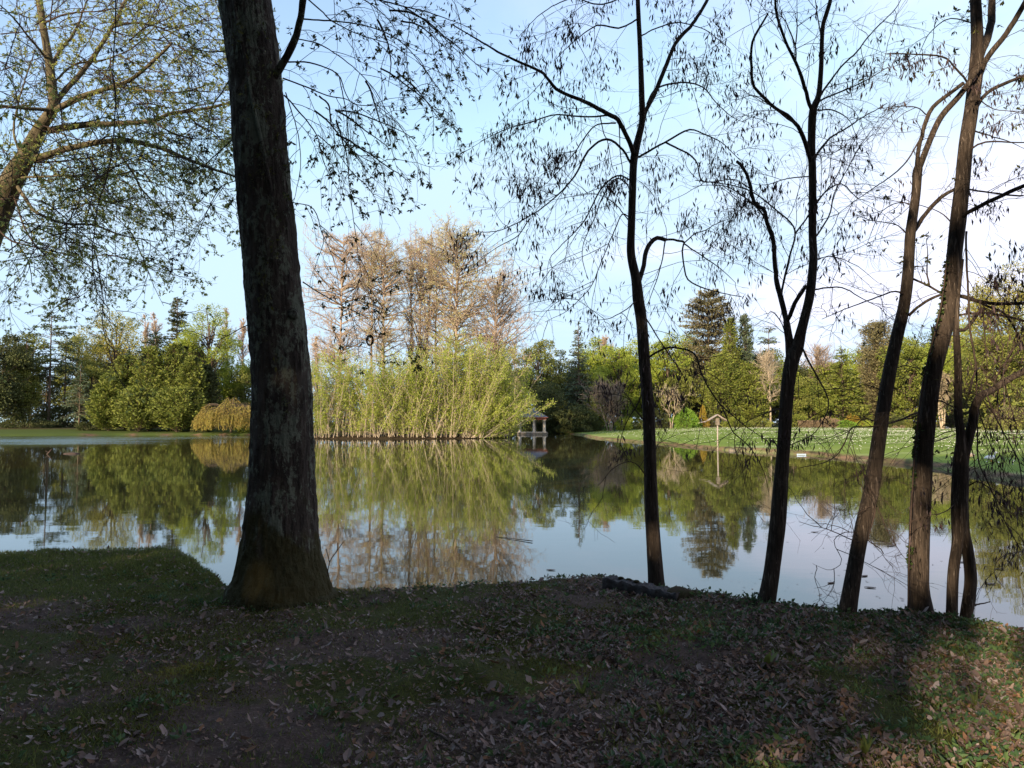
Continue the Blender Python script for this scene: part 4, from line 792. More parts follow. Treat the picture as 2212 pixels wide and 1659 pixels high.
def stone(label, px, py, z, r, mat, seed, name='stone', cat='stone', flat=0.6, yaw=1.0):
    x, y = UNP(px, py, z); zz_ = gz(x, y) if z > WATER + 0.01 else WATER; rng = rs(seed); a = np.linspace(0, 2 * math.pi, 15)[:-1]; rings = np.linspace(-0.3, 1, 7); V = []
    for h in rings:
        rr_ = math.sqrt(max(0.02, 1 - max(h, 0) ** 2)) if h > 0 else 1
        for q in a: V.append([math.cos(q) * rr_ * r * yaw, math.sin(q) * rr_ * r, h * r * flat])
    V = np.array(V); V *= (0.75 + 0.5 * vnoise(V / r * 1.7 + seed, seed))[:, None]; V += [x, y, zz_]; n = 14
    i = (np.arange(6) * n)[:, None]; j = np.arange(n)[None]; j2 = ((np.arange(n) + 1) % n)[None]; g = Geo(); g.add(V, np.stack([i + j, i + j2, i + n + j2, i + n + j], -1).reshape(-1, 4), 0, True)
    g.f.append(np.arange(n)[None] + 6 * n); g.m.append([0]); g.sm.append([True])
    return setp(part(name, g, mat, loc=(x, y, zz_)), label, cat)
ORA = flatmat('orange_cloth', (0.6, 0.22, 0.12)); stone('small orange bundle on the lawn left of the bench', 1711, 969, -0.1, 0.17, ORA, 5, 'bundle', 'bundle')
stone('grey stone at the water edge below the mast', 1520, 967.5, WATER, 0.28, BASE, 6); stone('dark low stone at the shore right of the mast', 1582, 974, WATER, 0.3, BASE, 7)
stone('dark piece of driftwood floating on the left water', 155, 980.5, WATER, 0.3, BARK_TWIG, 8, 'driftwood', 'driftwood', 0.4, 1.8)
stone('pale stone block on the far left lawn under the pines', 105, 917, 0.1, 1.6, STONE, 9, yaw=2.4, flat=0.35)
stone('small pale stone beside the pale forked trunk', 2044, 929, 0.3, 0.5, STONE, 10)

def sticks():
    a = UNP(1072, 1160, WATER); b = UNP(1150, 1171, WATER); g = Geo(); tube(g, [[a[0], a[1], WATER + .005], [b[0], b[1], WATER + 0.02]], [0.004, 0.009], 6)
    setp(part('floating_stick', g, BARK_TWIG, loc=(a[0], a[1], WATER)), 'thin straight stick floating on the water right of the island reflection', 'stick')
    a = UNP(100, 981, WATER); g = Geo(); a = np.array([a[0], a[1], WATER - 0.1]); D = a[1]; tube(g, [a, PX(107, 976, D), PX(112, 970, D)], [0.07, 0.05, 0.03], 6); tube(g, [PX(104, 977, D), PX(98, 974, D)], [0.03, 0.015], 5)
    setp(part('snag', g, BARK_TWIG, loc=a), 'dark broken branch sticking out of the left water', 'branch')
    rng = rs(12); LB_ = ['single floating leaf left of the leftmost thin trunk', 'floating leaf just right of the third thin trunk', 'floating leaf nearest the bank between third and fourth thin trunks', 'floating leaf right of the rightmost tree, nearer the bank', 'floating leaf left of the thickest thin trunk, farthest out', 'floating leaf right of the second thin trunk, farthest out', 'floating leaf touching the rightmost tree trunk in view', 'floating leaf right of the rightmost tree, farther out', 'floating leaf left of the foot of the third thin trunk', 'floating leaf at the left edge of the third thin trunk']
    for k, (px, py) in enumerate([(1190, 1232), (1868, 1245), (1880, 1270), (2140, 1262), (1925, 1180), (1760, 1150), (2080, 1215), (2160, 1230), (1795, 1260), (1836, 1225)]):
        a = UNP(px, py, WATER); q = rng.uniform(-0.6, 0.6); dv = np.array([math.cos(q), math.sin(q), 0]) * 0.07; p = np.array([a[0], a[1], WATER + 0.006]); g = Geo()
        s_ = np.array([-dv[1], dv[0], 0]) * 0.4; V = [p - dv, p - dv * .3 + s_, p + dv * .5 + s_ * .8, p + dv, p + dv * .5 - s_ * .7, p - dv * .3 - s_]
        V = V + [v + np.array([0, 0, 0.006]) for v in V]; g.add(V, [[5, 4, 3, 2, 1, 0], [6, 7, 8, 9, 10, 11]]); g.add(V, [[i, (i + 1) % 6, (i + 1) % 6 + 6, i + 6] for i in range(6)])
        setp(part('floating_leaf', g, L_DEAD, loc=p), LB_[k], 'leaf', 'leaves afloat near the bank')
L_DEAD = leafmat('dead_leaf', [(0.08, 0.052, 0.042), (0.24, 0.17, 0.145), (0.13, 0.085, 0.066), (0.36, 0.30, 0.285), (0.09, 0.06, 0.05), (0.24, 0.125, 0.065), (0.17, 0.125, 0.105), (0.11, 0.08, 0.07), (0.29, 0.22, 0.2)], 0.1, 0.1, 0.8, 2.0, 0.2)
sticks()
def specks():
    rng = rs(19); n = 240; px = rng.uniform(1500, 2400, n); py = 1130 + 190 * rng.uniform(0, 1, n); q = [UNP(a, b, WATER) for a, b in zip(px, py)]; q = np.array(q); w = (pond_sd(q[:, 0], q[:, 1]) < -0.5) & (vnoise(np.stack([q[:, 0] * 0.5, q[:, 1] * 0.5, 0 * q[:, 0]], 1), 6) > 0.45); q = q[w]
    a = rng.uniform(0, 6.28, len(q)); g = Geo(); sz = rng.uniform(0.02, 0.07, len(q)); leaves(g, np.column_stack([q, np.full(len(q), WATER + 0.004)]), np.stack([np.cos(a), np.sin(a), 0 * a], 1), sz, sz * 0.4, rng, 0, 0.05, np.tile([0, 0, 1.0], (len(q), 1)))
    setp(part('floating_debris', g, L_DEAD), 'tiny specks of leaf debris scattered on the water behind the right-hand trunks', 'debris', kind='stuff')
specks()

# ------------------------------------------------------------------ foreground trees
L_YOUNG = leafmat('young_leaf', [(0.22, 0.27, 0.09), (0.32, 0.36, 0.11), (0.42, 0.43, 0.12)], 0.6, 0.25, 0.5, 1.2)
L_OAK = leafmat('young_oak_leaf', [(0.05, 0.06, 0.03), (0.08, 0.085, 0.03), (0.12, 0.12, 0.03)], 0.35, 0.25, 0.5, 1.2)
PODS = leafmat('seed_pod', [(0.055, 0.036, 0.04), (0.09, 0.06, 0.055), (0.04, 0.028, 0.035)], 0.15, 0.1, 0.6, 2.0)
IVY = leafmat('ivy_leaf', [(0.03, 0.05, 0.015), (0.05, 0.075, 0.02)], 0.15, 0.1, 0.4, 3.0)

def rough_trunk(g, spec, D, sides=26, seed=1, amp=0.06, sub=8, vf=1.0):
    """spec: (px, py, width_px[, depth offset])"""
    C = np.array([list(PX(s[0], s[1], D + (s[3] if len(s) > 3 else 0))) + [s[2] / 2 / F * (D + (s[3] if len(s) > 3 else 0))] for s in spec]); Q = catmull(C, sub)
    K = len(Q); a = np.arange(sides) * 2 * math.pi / sides; P = Q[:, :3]; T = unit(np.gradient(P, axis=0)); n = unit(np.cross(T, [0, 1.0, 0])); b = np.cross(T, n)
    s_ = np.concatenate([[0], np.cumsum(np.linalg.norm(np.diff(P, axis=0), axis=1))])
    R0 = Q[:, 3][:, None]; ca, sa = np.cos(a)[None], np.sin(a)[None]; fq = 2.2 + sides / 14
    nn = fbm(np.stack([ca * fq + 0 * R0, sa * fq + 0 * R0, (s_[:, None] * (2.0 if sides < 100 else 5.0) * vf) + 0 * ca], -1), 4, seed); rd = np.abs(nn - 0.5) * 2
    big = vnoise(np.stack([ca * 1.2 + 0 * R0, sa * 1.2 + 0 * R0, s_[:, None] * 1.1 + 0 * ca], -1), seed + 9)
    R = R0 * (1 - amp + 2.2 * amp * rd + 0.10 * (big - 0.5))
    V = P[:, None] + R[..., None] * (ca[..., None] * n[:, None] + sa[..., None] * b[:, None])
    i = (np.arange(K - 1) * sides)[:, None]; j = np.arange(sides)[None]; j2 = ((np.arange(sides) + 1) % sides)[None]
    g.add(V.reshape(-1, 3), np.stack([i + j, i + j2, i + sides + j2, i + sides + j], -1).reshape(-1, 4), 0, True)
    return Q

def fg_tree(name, label, cat, base, D, trunks, limbs, seed, bark, twigden=5.0, l2=4, l3=3, pods=0, podmat=PODS, leaf=0, leafm=L_YOUNG, leafsz=0.04, tl=(0.25, 0.75), droop=0.06, sides=26, group=None, amp=0.05, twr=(0.0032, 0.0018, 0.0011), podlen=0.064, extra=None, vf=1.0, sub=8, podz=-9):
    rng = rs(seed); b = PX(base[0], base[1], D); T = thing(name, b, label, cat, group); g = Geo()
    for k, tr_ in enumerate(trunks): rough_trunk(g, tr_, D, sides, seed + k, amp, sub=sub, vf=vf)
    part('trunk', g, bark, T); PP = []; RR = []
    for (w0, w1, dd, pts) in limbs:
        n = len(pts); dl = [dd * (i / (n - 1)) for i in range(n)] if not isinstance(dd, (tuple, list)) else np.linspace(dd[0], dd[1], n)
        C = np.array([list(PX(p[0], p[1], D + dl[i])) for i, p in enumerate(pts)]); Q = catmull(C, 5); ln = np.linalg.norm(np.diff(Q, axis=0), axis=1).sum()
        Q = resample(Q, max(10, int(ln / 0.05))); K = len(Q); Q[1:] += np.cumsum(rng.normal(0, 0.0035, (K - 1, 3)), 0) * 0.6
        w0 = w0 * (0.72 if w0 < 8.5 else 0.92); w1 = w1 * (0.6 if w1 < 3.5 else 1); r = np.linspace(1, 0, K) ** 0.9 * (w0 - w1) / 2 / F * D + w1 / 2 / F * D; r = r * (1 + 0.12 * (vnoise(np.stack([np.arange(K) * 0.6, np.zeros(K), np.zeros(K) + seed], 1), 4) - 0.5))
        g = Geo(); tube(g, Q, r, 9 if w0 > 6 else 6); part('limb', g, bark if w0 > 5 else BARK_TWIG, T); PP.append(resample(Q, 12)); RR.append(ln)
    P = np.array(PP); Ln = np.array(RR)
    if extra is not None: ep = extra(rng); P = np.concatenate([P, ep]); Ln = np.concatenate([Ln, np.linalg.norm(np.diff(ep, axis=1), axis=2).sum(1)]); g0 = ep
    g = Geo()
    if extra is not None: batch_tubes(g, ep, taper(np.full(len(ep), 0.010), np.full(len(ep), 0.003), ep.shape[1]), 4)
    cnt = np.maximum(2, (Ln * twigden).astype(int)); s, d, ix, t = branch(rng, P, cnt, 0.08, 1, 0.85, 0.0); d[:, 1] *= 0.8
    L1 = rng.uniform(tl[0], tl[1], len(s)) * (1.15 - 0.5 * t); p1 = grow(rng, s, d, L1, 9, 0.13, droop); batch_tubes(g, p1, taper(np.full(len(s), twr[0]), np.full(len(s), twr[1] * 0.8), 9), 4)
    s, d, ix, t = branch(rng, p1, l2, 0.15, 1, 0.8, 0.0); p2 = grow(rng, s, d, L1[ix] * rng.uniform(0.3, 0.7, len(s)), 5, 0.2, droop); batch_tubes(g, p2, taper(np.full(len(s), twr[1]), np.full(len(s), twr[2]), 5), 3)
    p3 = p2
    if l3: s, d, ix, t = branch(rng, p2, l3, 0.2, 1, 0.8, 0.0); p3 = grow(rng, s, d, rng.uniform(0.04, 0.2, len(s)), 4, 0.22, droop); batch_tubes(g, p3, taper(np.full(len(s), twr[2]), np.full(len(s), twr[2] * 0.8), 4), 3)
    part('twigs', g, BARK_TWIG, T)
    if pods:
        k = rng.integers(0, len(p2), pods); pos, Td = along(p2, k, rng.uniform(0.3, 1, pods)); ok = (vnoise(pos * 0.9, seed) > 0.42) & (pos[:, 2] > podz); pos = pos[ok]; npod = rng.integers(3, 10, len(pos)); ix = np.repeat(np.arange(len(pos)), npod)
        q = pos[ix] + rng.normal(0, 0.045, (len(ix), 3)) * [1, 1, 0.9]; dv = unit(np.stack([rng.normal(0, 0.28, len(ix)), rng.normal(0, 0.28, len(ix)), -np.ones(len(ix))], 1)); g = Geo(); sz = podlen * rng.uniform(0.6, 1.3, len(ix))
        leaves(g, q, dv, sz, sz * 0.23, rng, 0, 0.5); part('seed_pods', g, podmat, T)['kind'] = 'stuff'
    if leaf:
        k = rng.integers(0, len(p3), leaf); pos, Td = along(p3, k, rng.uniform(0.5, 1, leaf)); c = rng.integers(2, 5, leaf); ix = np.repeat(np.arange(leaf), c); g = Geo()
        dv = unit(Td[ix] * 0.6 + rng.normal(0, 0.7, (len(ix), 3)) + [0, 0, -0.25]); sz = leafsz * rng.uniform(0.5, 1.3, len(ix)); leaves(g, pos[ix], dv, sz, sz * 0.42, rng, 0, 0.3); part('leaves', g, leafm, T)
    return T

# --- big oak
oak_prof = [(-260, 420, 545), (-120, 455, 566), (0, 473, 586), (100, 488, 600), (200, 499, 611), (300, 504, 619), (400, 511, 628), (500, 520, 640), (600, 530, 650), (666, 535, 658), (757, 542, 666), (847, 544, 673), (937, 542, 677),
            (1027, 541, 679), (1095, 535, 682), (1163, 526, 687), (1208, 516, 693), (1253, 502, 706), (1280, 487, 718), (1302, 478, 728)]
oak_tr = [((a + b) / 2, y, b - a) for y, a, b in oak_prof][::-1]
OAKL = [
 (19, 13, -0.5, [(583,194),(595,162),(617,125),(639,84),(650,41),(656,0),(662,-60)]),
 (5, 2, 0.3, [(620,134),(664,134),(704,147),(733,166),(748,206),(767,228),(814,231),(848,231)]),
 (5, 1.5, 0.6, [(654,41),(726,44),(805,59),(867,91),(914,150),(973,231)]),
 (5, 1.5, -0.4, [(660,-6),(690,20),(720,47),(773,75),(836,97),(898,134)]),
 (5, 1.5, 0.2, [(611,169),(655,188),(711,209),(751,216),(823,267)]),
 (5, 1.5, -0.5, [(614,206),(655,250),(686,291),(698,344),(720,391),(742,432)]),
 (3.5, 1.2, 0.3, [(686,291),(730,330),(760,372),(790,400),(806,420)]),
 (3.5, 1.2, -0.3, [(733,166),(750,260),(753,330),(757,420),(775,564),(796,626),(824,665),(893,678)]),
 (3.5, 1.2, 0.3, [(630,437),(676,450),(695,500),(720,560),(735,640)]),
 (4, 1.2, 0.5, [(654,609),(690,630),(741,661),(789,685),(800,720)]),
 (6, 2, 0.8, [(650,-40),(760,-20),(850,10),(930,30),(1010,60),(1040,80)]),
 (5, 1.5, 1.0, [(700,-60),(800,-10),(880,40),(960,120)]),
 (4, 1.5, 0.4, [(640,84),(690,95),(745,130),(790,170),(830,230),(846,320),(870,400)]),
 (4, 1.2, -0.3, [(617,200),(640,280),(650,350),(640,420),(628,470)]),
 (4, 1.3, 0.3, [(488,110),(455,112),(420,105),(380,95),(355,90)]),
 (4, 1.3, 0.3, [(504,300),(470,330),(440,360),(400,420),(380,440)]),
 (3.5, 1.2, -0.3, [(511,390),(480,400),(455,440),(430,500),(400,560)]),
 (3, 1.2, 0.3, [(538,700),(510,715),(470,735),(430,750),(390,770)]),
 (3.5, 1.2, -0.2, [(496,170),(480,200),(455,240),(450,310),(440,380)]),
]
def oak_extra(rng):
    n = 14; px = rng.uniform(640, 900, n); py = rng.uniform(-60, 300, n); S = np.array([PX(a, min(b, 900 - 0.75 * a), 6.9 + rng.uniform(-0.8, 0.8)) for a, b in zip(px, py)])
    return grow(rng, S, np.stack([rng.normal(0.5, 0.3, n), rng.normal(0, 0.3, n), rng.normal(-0.3, 0.3, n)], 1), rng.uniform(0.5, 1.1, n), 12, 0.09, 0.07)
T_OAK = None
def build_oak():
    global T_OAK
    T_OAK = fg_tree('oak_tree', 'thickest tree on the near bank, dark furrowed oak trunk with lichen patches', 'tree', (604, 1290), 6.9, [oak_tr], OAKL, 501, BARK_OAK, 4.2, 4, 2, leaf=1700, leafm=L_OAK, leafsz=0.04,
                    tl=(0.3, 0.85), droop=0.13, sides=170, amp=0.05, sub=20, twr=(0.0036, 0.002, 0.0013), extra=oak_extra, vf=1.1)
    rng = rs(77)
    # root flare lumps, burls, climbing stems, ivy sprigs
    for (px, py, r) in [(666, 855, 0.05), (634, 680, 0.055), (620, 655, 0.04)]:
        c = PX(px, py, 6.9 - 0.18 if px < 650 else 6.9); a = rng.normal(size=(260, 3)); V = None
        th = np.linspace(0, math.pi, 12); ph = np.linspace(0, 2 * math.pi, 17)[:-1]; A = np.stack([np.outer(np.sin(th), np.cos(ph)), np.outer(np.sin(th), np.sin(ph)), np.outer(np.cos(th), np.ones(16))], -1).reshape(-1, 3)
        V = c + A * (r * (0.75 + 0.5 * vnoise(A * 2.2, 3)))[:, None]; i = (np.arange(11) * 16)[:, None]; j = np.arange(16)[None]; g = Geo(); g.add(V, np.stack([i + j, i + (j + 1) % 16, i + 16 + (j + 1) % 16, i + 16 + j], -1).reshape(-1, 4), 0, True); part('burl', g, BARK_OAK, T_OAK)
    for w0, w1, pts in [(9, 6, [(505,0),(515,60),(528,120),(540,190),(552,250),(566,310),(578,370),(588,420),(592,460)]), (3, 2, [(592,380),(590,430),(580,470),(575,500),(578,560),(572,640)]), (3, 1.5, [(512,120),(528,170),(540,210)]), (2.5, 1.5, [(560,440),(555,520),(548,600),(556,640),(575,690)])]:
        C = []
        for (px, py) in pts:
            a = np.interp(py, [p[0] for p in oak_prof], [p[1] for p in oak_prof]); b = np.interp(py, [p[0] for p in oak_prof], [p[2] for p in oak_prof]); u = (px - (a + b) / 2) / ((b - a) / 2); rr_ = (b - a) / 2 / F * 6.9
            C.append(PX(px, py, 6.9 - rr_ * math.sqrt(max(0.02, 1 - u * u)) * 1.03 - 0.008))
        Q = catmull(C, 5); g = Geo(); tube(g, Q, np.linspace(w0, w1, len(Q)) / 2 / F * 6.9, 7); part('climbing_stem', g, BARK_OAK, T_OAK)
    n = 210; py = rng.uniform(-10, 1010, n) ** 1.0; u = rng.uniform(-0.8, 0.85, n); c = rng.integers(0, 24, n); cy_ = rng.uniform(0, 900, 24); cu = rng.uniform(-0.7, 0.6, 24); py = cy_[c] + rng.normal(0, 14, n); u = np.clip(cu[c] + rng.normal(0, 0.08, n), -0.9, 0.9)
    pos = []
    for a_, b_ in zip(py, u):
        l = np.interp(a_, [p[0] for p in oak_prof], [p[1] for p in oak_prof]); r = np.interp(a_, [p[0] for p in oak_prof], [p[2] for p in oak_prof]); rr_ = (r - l) / 2 / F * 6.9; pos.append(PX((l + r) / 2 + b_ * (r - l) / 2, a_, 6.9 - rr_ * math.sqrt(1 - b_ * b_) * 1.05 - 0.01))
    g = Geo(); sz = 0.045 * rng.uniform(0.6, 1.3, n); leaves(g, np.array(pos), unit(rng.normal(0, 1, (n, 3)) + [0, -0.8, -0.6]), sz, sz * 0.45, rng); part('shoots', g, L_OAK, T_OAK)['kind'] = 'stuff'
build_oak()
# twig loop hanging below the oak branch
g = Geo(); c = PX(799, 735, 6.7); a = np.linspace(0, 2 * math.pi, 26)
for k in range(3): tube(g, np.stack([c[0] + (0.022 + 0.005 * k) * np.cos(a + k), c[1] + 0.012 * np.sin(3 * a + k), c[2] + (0.042 + 0.004 * k) * np.sin(a + k)], 1), 0.0045, 5, cap=False)
tube(g, [PX(822, 664, 6.7), PX(812, 690, 6.7), PX(801, 714, 6.7)], 0.003, 4)
setp(part('twig_loop', g, BARK_TWIG, loc=c), 'small dark loop of tangled twigs hanging from an oak branch in front of the island', 'twig loop')

# --- thin locust trees on the edge
LG = 'thin trees standing in a row on the edge of the bank'
t1 = [(1420,1285,44,0),(1418,1262,38),(1412,1180,32),(1407,1100,29),(1405,1037,28),(1403,950,26),(1400,870,26),(1392,790,25),(1386,700,25),(1379,650,25),(1374,605,22),(1363,548,19),(1364,485,17),(1366,423,16.5),(1368,360,16.5),(1372,329,17),(1380,295,15),(1387,260,14),(1386,204,13),(1383,111,11),(1379,28,10),(1376,-60,9),(1372,-200,6)]
l1 = [
 (12, 3, -0.9, [(1369,335),(1363,316),(1337,263),(1318,249),(1262,221),(1206,196),(1187,173),(1163,150),(1091,120),(979,56)]),
 (11, 7, 0.4, [(1386,262),(1395,235),(1412,201),(1424,173),(1458,92),(1497,47),(1525,0),(1560,-60)]),
 (7, 2, 0.5, [(1398,225),(1412,195),(1440,182),(1480,178),(1520,190),(1545,222),(1580,255),(1610,268)]),
 (7, 2, -0.6, [(1379,340),(1437,307),(1487,281),(1515,288),(1560,310),(1600,350)]),
 (6, 2, 0.5, [(1437,307),(1500,340),(1515,388),(1540,392),(1590,388),(1640,420)]),
 (8, 2, -0.7, [(1362,352),(1343,320),(1312,301),(1274,326),(1243,382),(1193,435),(1143,473),(1084,501),(1037,504)]),
 (4, 1.5, 0.5, [(1143,473),(1120,510),(1085,530),(1040,560)]),
 (6, 2, 0.7, [(1318,249),(1270,252),(1200,246),(1150,262),(1090,280),(1037,305)]),
 (5, 1.5, -0.4, [(1330,266),(1290,270),(1262,300),(1230,345),(1190,385),(1150,420)]),
 (4, 1.5, 0.4, [(1296,250),(1305,290),(1312,301),(1320,350),(1330,378)]),
 (4, 1.5, -0.4, [(1337,270),(1340,330),(1348,380),(1354,400)]),
 (6, 1.5, 0.6, [(1359,388),(1334,379),(1302,404),(1284,441),(1262,482),(1215,530),(1193,560),(1188,610)]),
 (5, 1.5, -0.5, [(1357,400),(1330,385),(1300,430),(1280,480),(1262,520),(1260,560),(1272,600)]),
 (4, 1.5, -0.5, [(1356,467),(1343,463),(1321,517),(1296,579),(1274,626),(1224,676),(1175,700)]),
 (12, 9, 0.3, [(1379,612),(1390,573),(1395,541),(1415,515),(1437,518)]),
 (8, 5, (0.3, 0.5), [(1437,518),(1455,520),(1477,526)]),
 (4.5, 2, (0.5, 0.8), [(1477,526),(1500,505),(1524,498),(1555,482),(1590,470)]),
 (6, 3, (0.5, 0.3), [(1477,526),(1474,548),(1481,595),(1499,613),(1552,631),(1600,640)]),
 (5, 2, (0.3, 0.0), [(1437,520),(1430,560),(1420,598),(1406,641),(1398,660)]),
 (5, 2, (0.5, 1.0), [(1477,526),(1518,554),(1555,579),(1590,610)]),
 (7, 2, -0.8, [(1397,775),(1427,757),(1455,751),(1499,765),(1516,809),(1538,851),(1560,881),(1588,906),(1618,931),(1660,960)]),
 (4, 1.5, (-0.5, -0.9), [(1560,881),(1575,915),(1588,937),(1621,965),(1650,1010),(1665,1060)]),
 (5, 2, 0.6, [(1393,684),(1435,751),(1480,823),(1471,865),(1478,890)]),
 (6, 2, 0.3, [(1398,725),(1394,790),(1384,850),(1374,879),(1360,900),(1343,937),(1336,985)]),
 (5, 2, -0.3, [(1392,908),(1376,892),(1362,865),(1349,848)]),
 (4, 1.5, -0.5, [(1386,640),(1350,670),(1310,690),(1270,690)]),
 (4, 1.5, 0.5, [(1364,485),(1330,440),(1290,420),(1240,425)]),
 (6, 2, -0.5, [(1379,40),(1340,60),(1290,55),(1240,90),(1200,130)]),
 (5, 2, 0.5, [(1381,80),(1420,60),(1470,50),(1530,70),(1580,110)]),
 (5, 2, -0.4, [(1377,-20),(1300,10),(1240,-5),(1170,30),(1120,80)]),
 (4, 1.5, -0.4, [(1405,1040),(1370,1000),(1330,1010),(1290,1050)]),
]
fg_tree('locust_tree', 'leftmost thin tree, hung with dark seed pods and with a looping side limb', 'tree', (1420, 1270), 7.3, [t1], l1, 511, BARK_LOC, 5.0, 5, 2, pods=1150, podz=1.25, droop=0.03, tl=(0.3, 1.1), group=LG)
t2 = [(1655,1322,42),(1657,1298,37),(1668,1230,33),(1680,1130,33),(1687,1037,30),(1693,960,28),(1701,842,29),(1711,780,31),(1722,752,28),(1731,715,22),(1740,680,20),(1750,636,20),(1756,577,19),(1757,547,18),(1755,500,17),(1755,375,17),(1753,313,17),(1755,250,18),(1761,225,14),(1769,203,12),(1774,141,10),(1777,62,9),(1785,31,9),(1794,0,8),(1805,-60,6)]
l2_ = [
 (22, 13, 0.15, [(1708,790),(1704,740),(1700,705),(1698,683)]),
 (13, 7, (0.15, 0.5), [(1698,690),(1690,655),(1684,630),(1676,590),(1669,519),(1656,478),(1650,447),(1631,434),(1619,384),(1603,353),(1594,344)]),
 (10, 8, (0.1, 0.0), [(1702,690),(1708,678),(1716,656),(1731,633),(1742,618)]),
 (7, 3, (0.4, 0.1), [(1688,640),(1693,606),(1707,547),(1717,506),(1705,478),(1672,450),(1625,416),(1578,397),(1500,388)]),
 (5, 2, (0.2, -0.5), [(1717,506),(1744,469),(1770,430),(1806,381),(1822,335),(1824,300)]),
 (6, 2, (0.5, 0.9), [(1656,478),(1640,455),(1613,431),(1572,406),(1530,402),(1494,405)]),
 (9, 4, -0.5, [(1756,240),(1747,225),(1735,188),(1719,141),(1694,87),(1678,41),(1674,0),(1670,-50)]),
 (5, 2, (-0.3, -0.2), [(1719,141),(1719,103),(1700,56),(1688,37),(1650,20)]),
 (4, 2, (0, 0.2), [(1775,84),(1767,31),(1764,0),(1762,-40)]),
 (4, 1.5, (-0.3, -0.6), [(1717,103),(1722,50),(1724,0)]),
 (7, 3, 0.6, [(1770,215),(1777,200),(1813,150),(1853,109),(1872,84),(1926,28),(1945,0)]),
 (6, 2, -0.5, [(1764,232),(1773,216),(1813,197),(1872,170),(1920,140)]),
 (8, 3, 0.6, [(1757,350),(1763,338),(1791,300),(1828,278),(1872,250),(1915,225)]),
 (10, 4, -0.5, [(1753,350),(1747,335),(1735,294),(1719,266),(1700,247),(1672,231),(1631,188),(1624,156),(1625,91),(1660,30)]),
 (5, 2, (-0.2, -0.5), [(1719,268),(1689,247),(1644,213),(1619,206)]),
 (6, 2, 0.5, [(1757,515),(1766,506),(1791,463),(1803,416),(1844,344),(1872,297)]),
 (5, 2, -0.4, [(1760,440),(1790,410),(1820,400),(1850,430),(1880,440)]),
 (6, 2, 0.4, [(1752,628),(1763,625),(1817,621),(1867,648),(1905,668)]),
 (6, 2, -0.5, [(1728,748),(1737,757),(1775,828),(1791,863),(1784,901),(1755,940),(1715,960)]),
 (4, 1.5, 0.3, [(1755,380),(1700,385),(1650,400),(1610,395)]),
 (4, 1.5, 0.3, [(1703,750),(1688,700),(1665,672),(1655,690)]),
 (4, 1.5, -0.3, [(1697,880),(1660,890),(1620,905),(1590,925)]),
 (3.5, 1.5, 0.4, [(1758,560),(1800,556),(1850,575),(1900,615)]),
 (5, 2, 0.4, [(1765,238),(1800,238),(1835,262),(1850,300)]),
]
fg_tree('locust_tree', 'second thin tree from the left, forking low into two upright stems', 'tree', (1657, 1300), 6.6, [t2], l2_, 521, BARK_LOC, 5.0, 5, 2, pods=110, podz=1.9, droop=0.02, tl=(0.3, 1.0), group=LG)
t3 = [(1827,1345,42),(1831,1317,37),(1847,1223,32),(1862,1145,31),(1881,1067,32),(1891,1005,30),(1900,942,29),(1909,880,28.5),(1920,813,28),(1937,730,26.5),(1952,665,25),(1960,606,23.5),(1964,547,22),(1967,500,22),(1978,422,19),(1982,369,20),(1990,350,14),(2018,281,13),(2037,247,13),(2068,212,12.5),(2087,187,12),(2120,140,8)]
l3_ = [
 (10, 8, (0.0, -0.1), [(1981,375),(1984,328),(1996,281),(2006,250),(2021,225),(2056,200),(2084,178)]),
 (12, 7, (0.0, 0.3), [(1967,505),(1980,492),(2000,462),(2031,428),(2062,409)]),
 (4, 1.5, -0.4, [(2004,250),(1978,231),(1937,228),(1915,240)]),
 (5, 1.5, -0.5, [(1988,300),(1953,356),(1906,394),(1843,437),(1800,470)]),
 (5, 1.5, 0.5, [(1966,510),(1956,503),(1931,484),(1874,475),(1843,462)]),
 (6, 2, -0.4, [(1956,640),(1932,630),(1878,650),(1828,668),(1780,690)]),
 (5, 2, -0.5, [(1905,920),(1880,922),(1841,928),(1822,967),(1791,1001),(1728,1017)]),
 (4, 1.5, -0.4, [(1905,914),(1870,905),(1848,920),(1835,960),(1825,1005)]),
 (5.5, 4, 0.3, [(1908,916),(1919,914),(1953,901),(1981,890)]),
 (5, 3, -0.3, [(1886,1075),(1891,1095),(1885,1130),(1875,1164),(1900,1180),(1908,1192)]),
 (4, 1.5, 0.4, [(1892,1090),(1919,1155),(1936,1185),(1953,1211)]),
 (4, 1.5, -0.4, [(1862,1170),(1844,1167),(1791,1145),(1728,1130)]),
 (3, 1, -0.4, [(1857,1150),(1820,1150),(1800,1170),(1818,1210),(1790,1230),(1755,1215)]),
 (4, 1.5, 0.5, [(1925,800),(1960,790),(1990,800),(2010,815)]),
 (4, 1.5, -0.4, [(1915,850),(1870,830),(1840,840),(1800,835)]),
 (4, 1.5, 0.4, [(1975,450),(1950,437),(1920,445),(1893,469),(1870,530)]),
]
fg_tree('locust_tree', 'third thin tree, leaning strongly to the right with a smooth stem', 'tree', (1830, 1322), 6.3, [t3], l3_, 531, BARK_LOC, 5.0, 5, 2, pods=170, podz=1.9, droop=0.03, tl=(0.25, 0.85), group=LG)
t4 = [(1989,1335,60),(1988,1314,52),(1984,1270,44),(1984,1208,42),(1987,1130,41),(1991,1052,41),(1995,973,38.5),(2003,895,38),(2014,813,36),(2035,724,35),(2049,665,33.5),(2056,606,32),(2067,500,32),(2078,406,31),(2087,312,30),(2099,234,29),(2108,156,30),(2111,94,26),(2107,0,22),(2100,-100,18)]
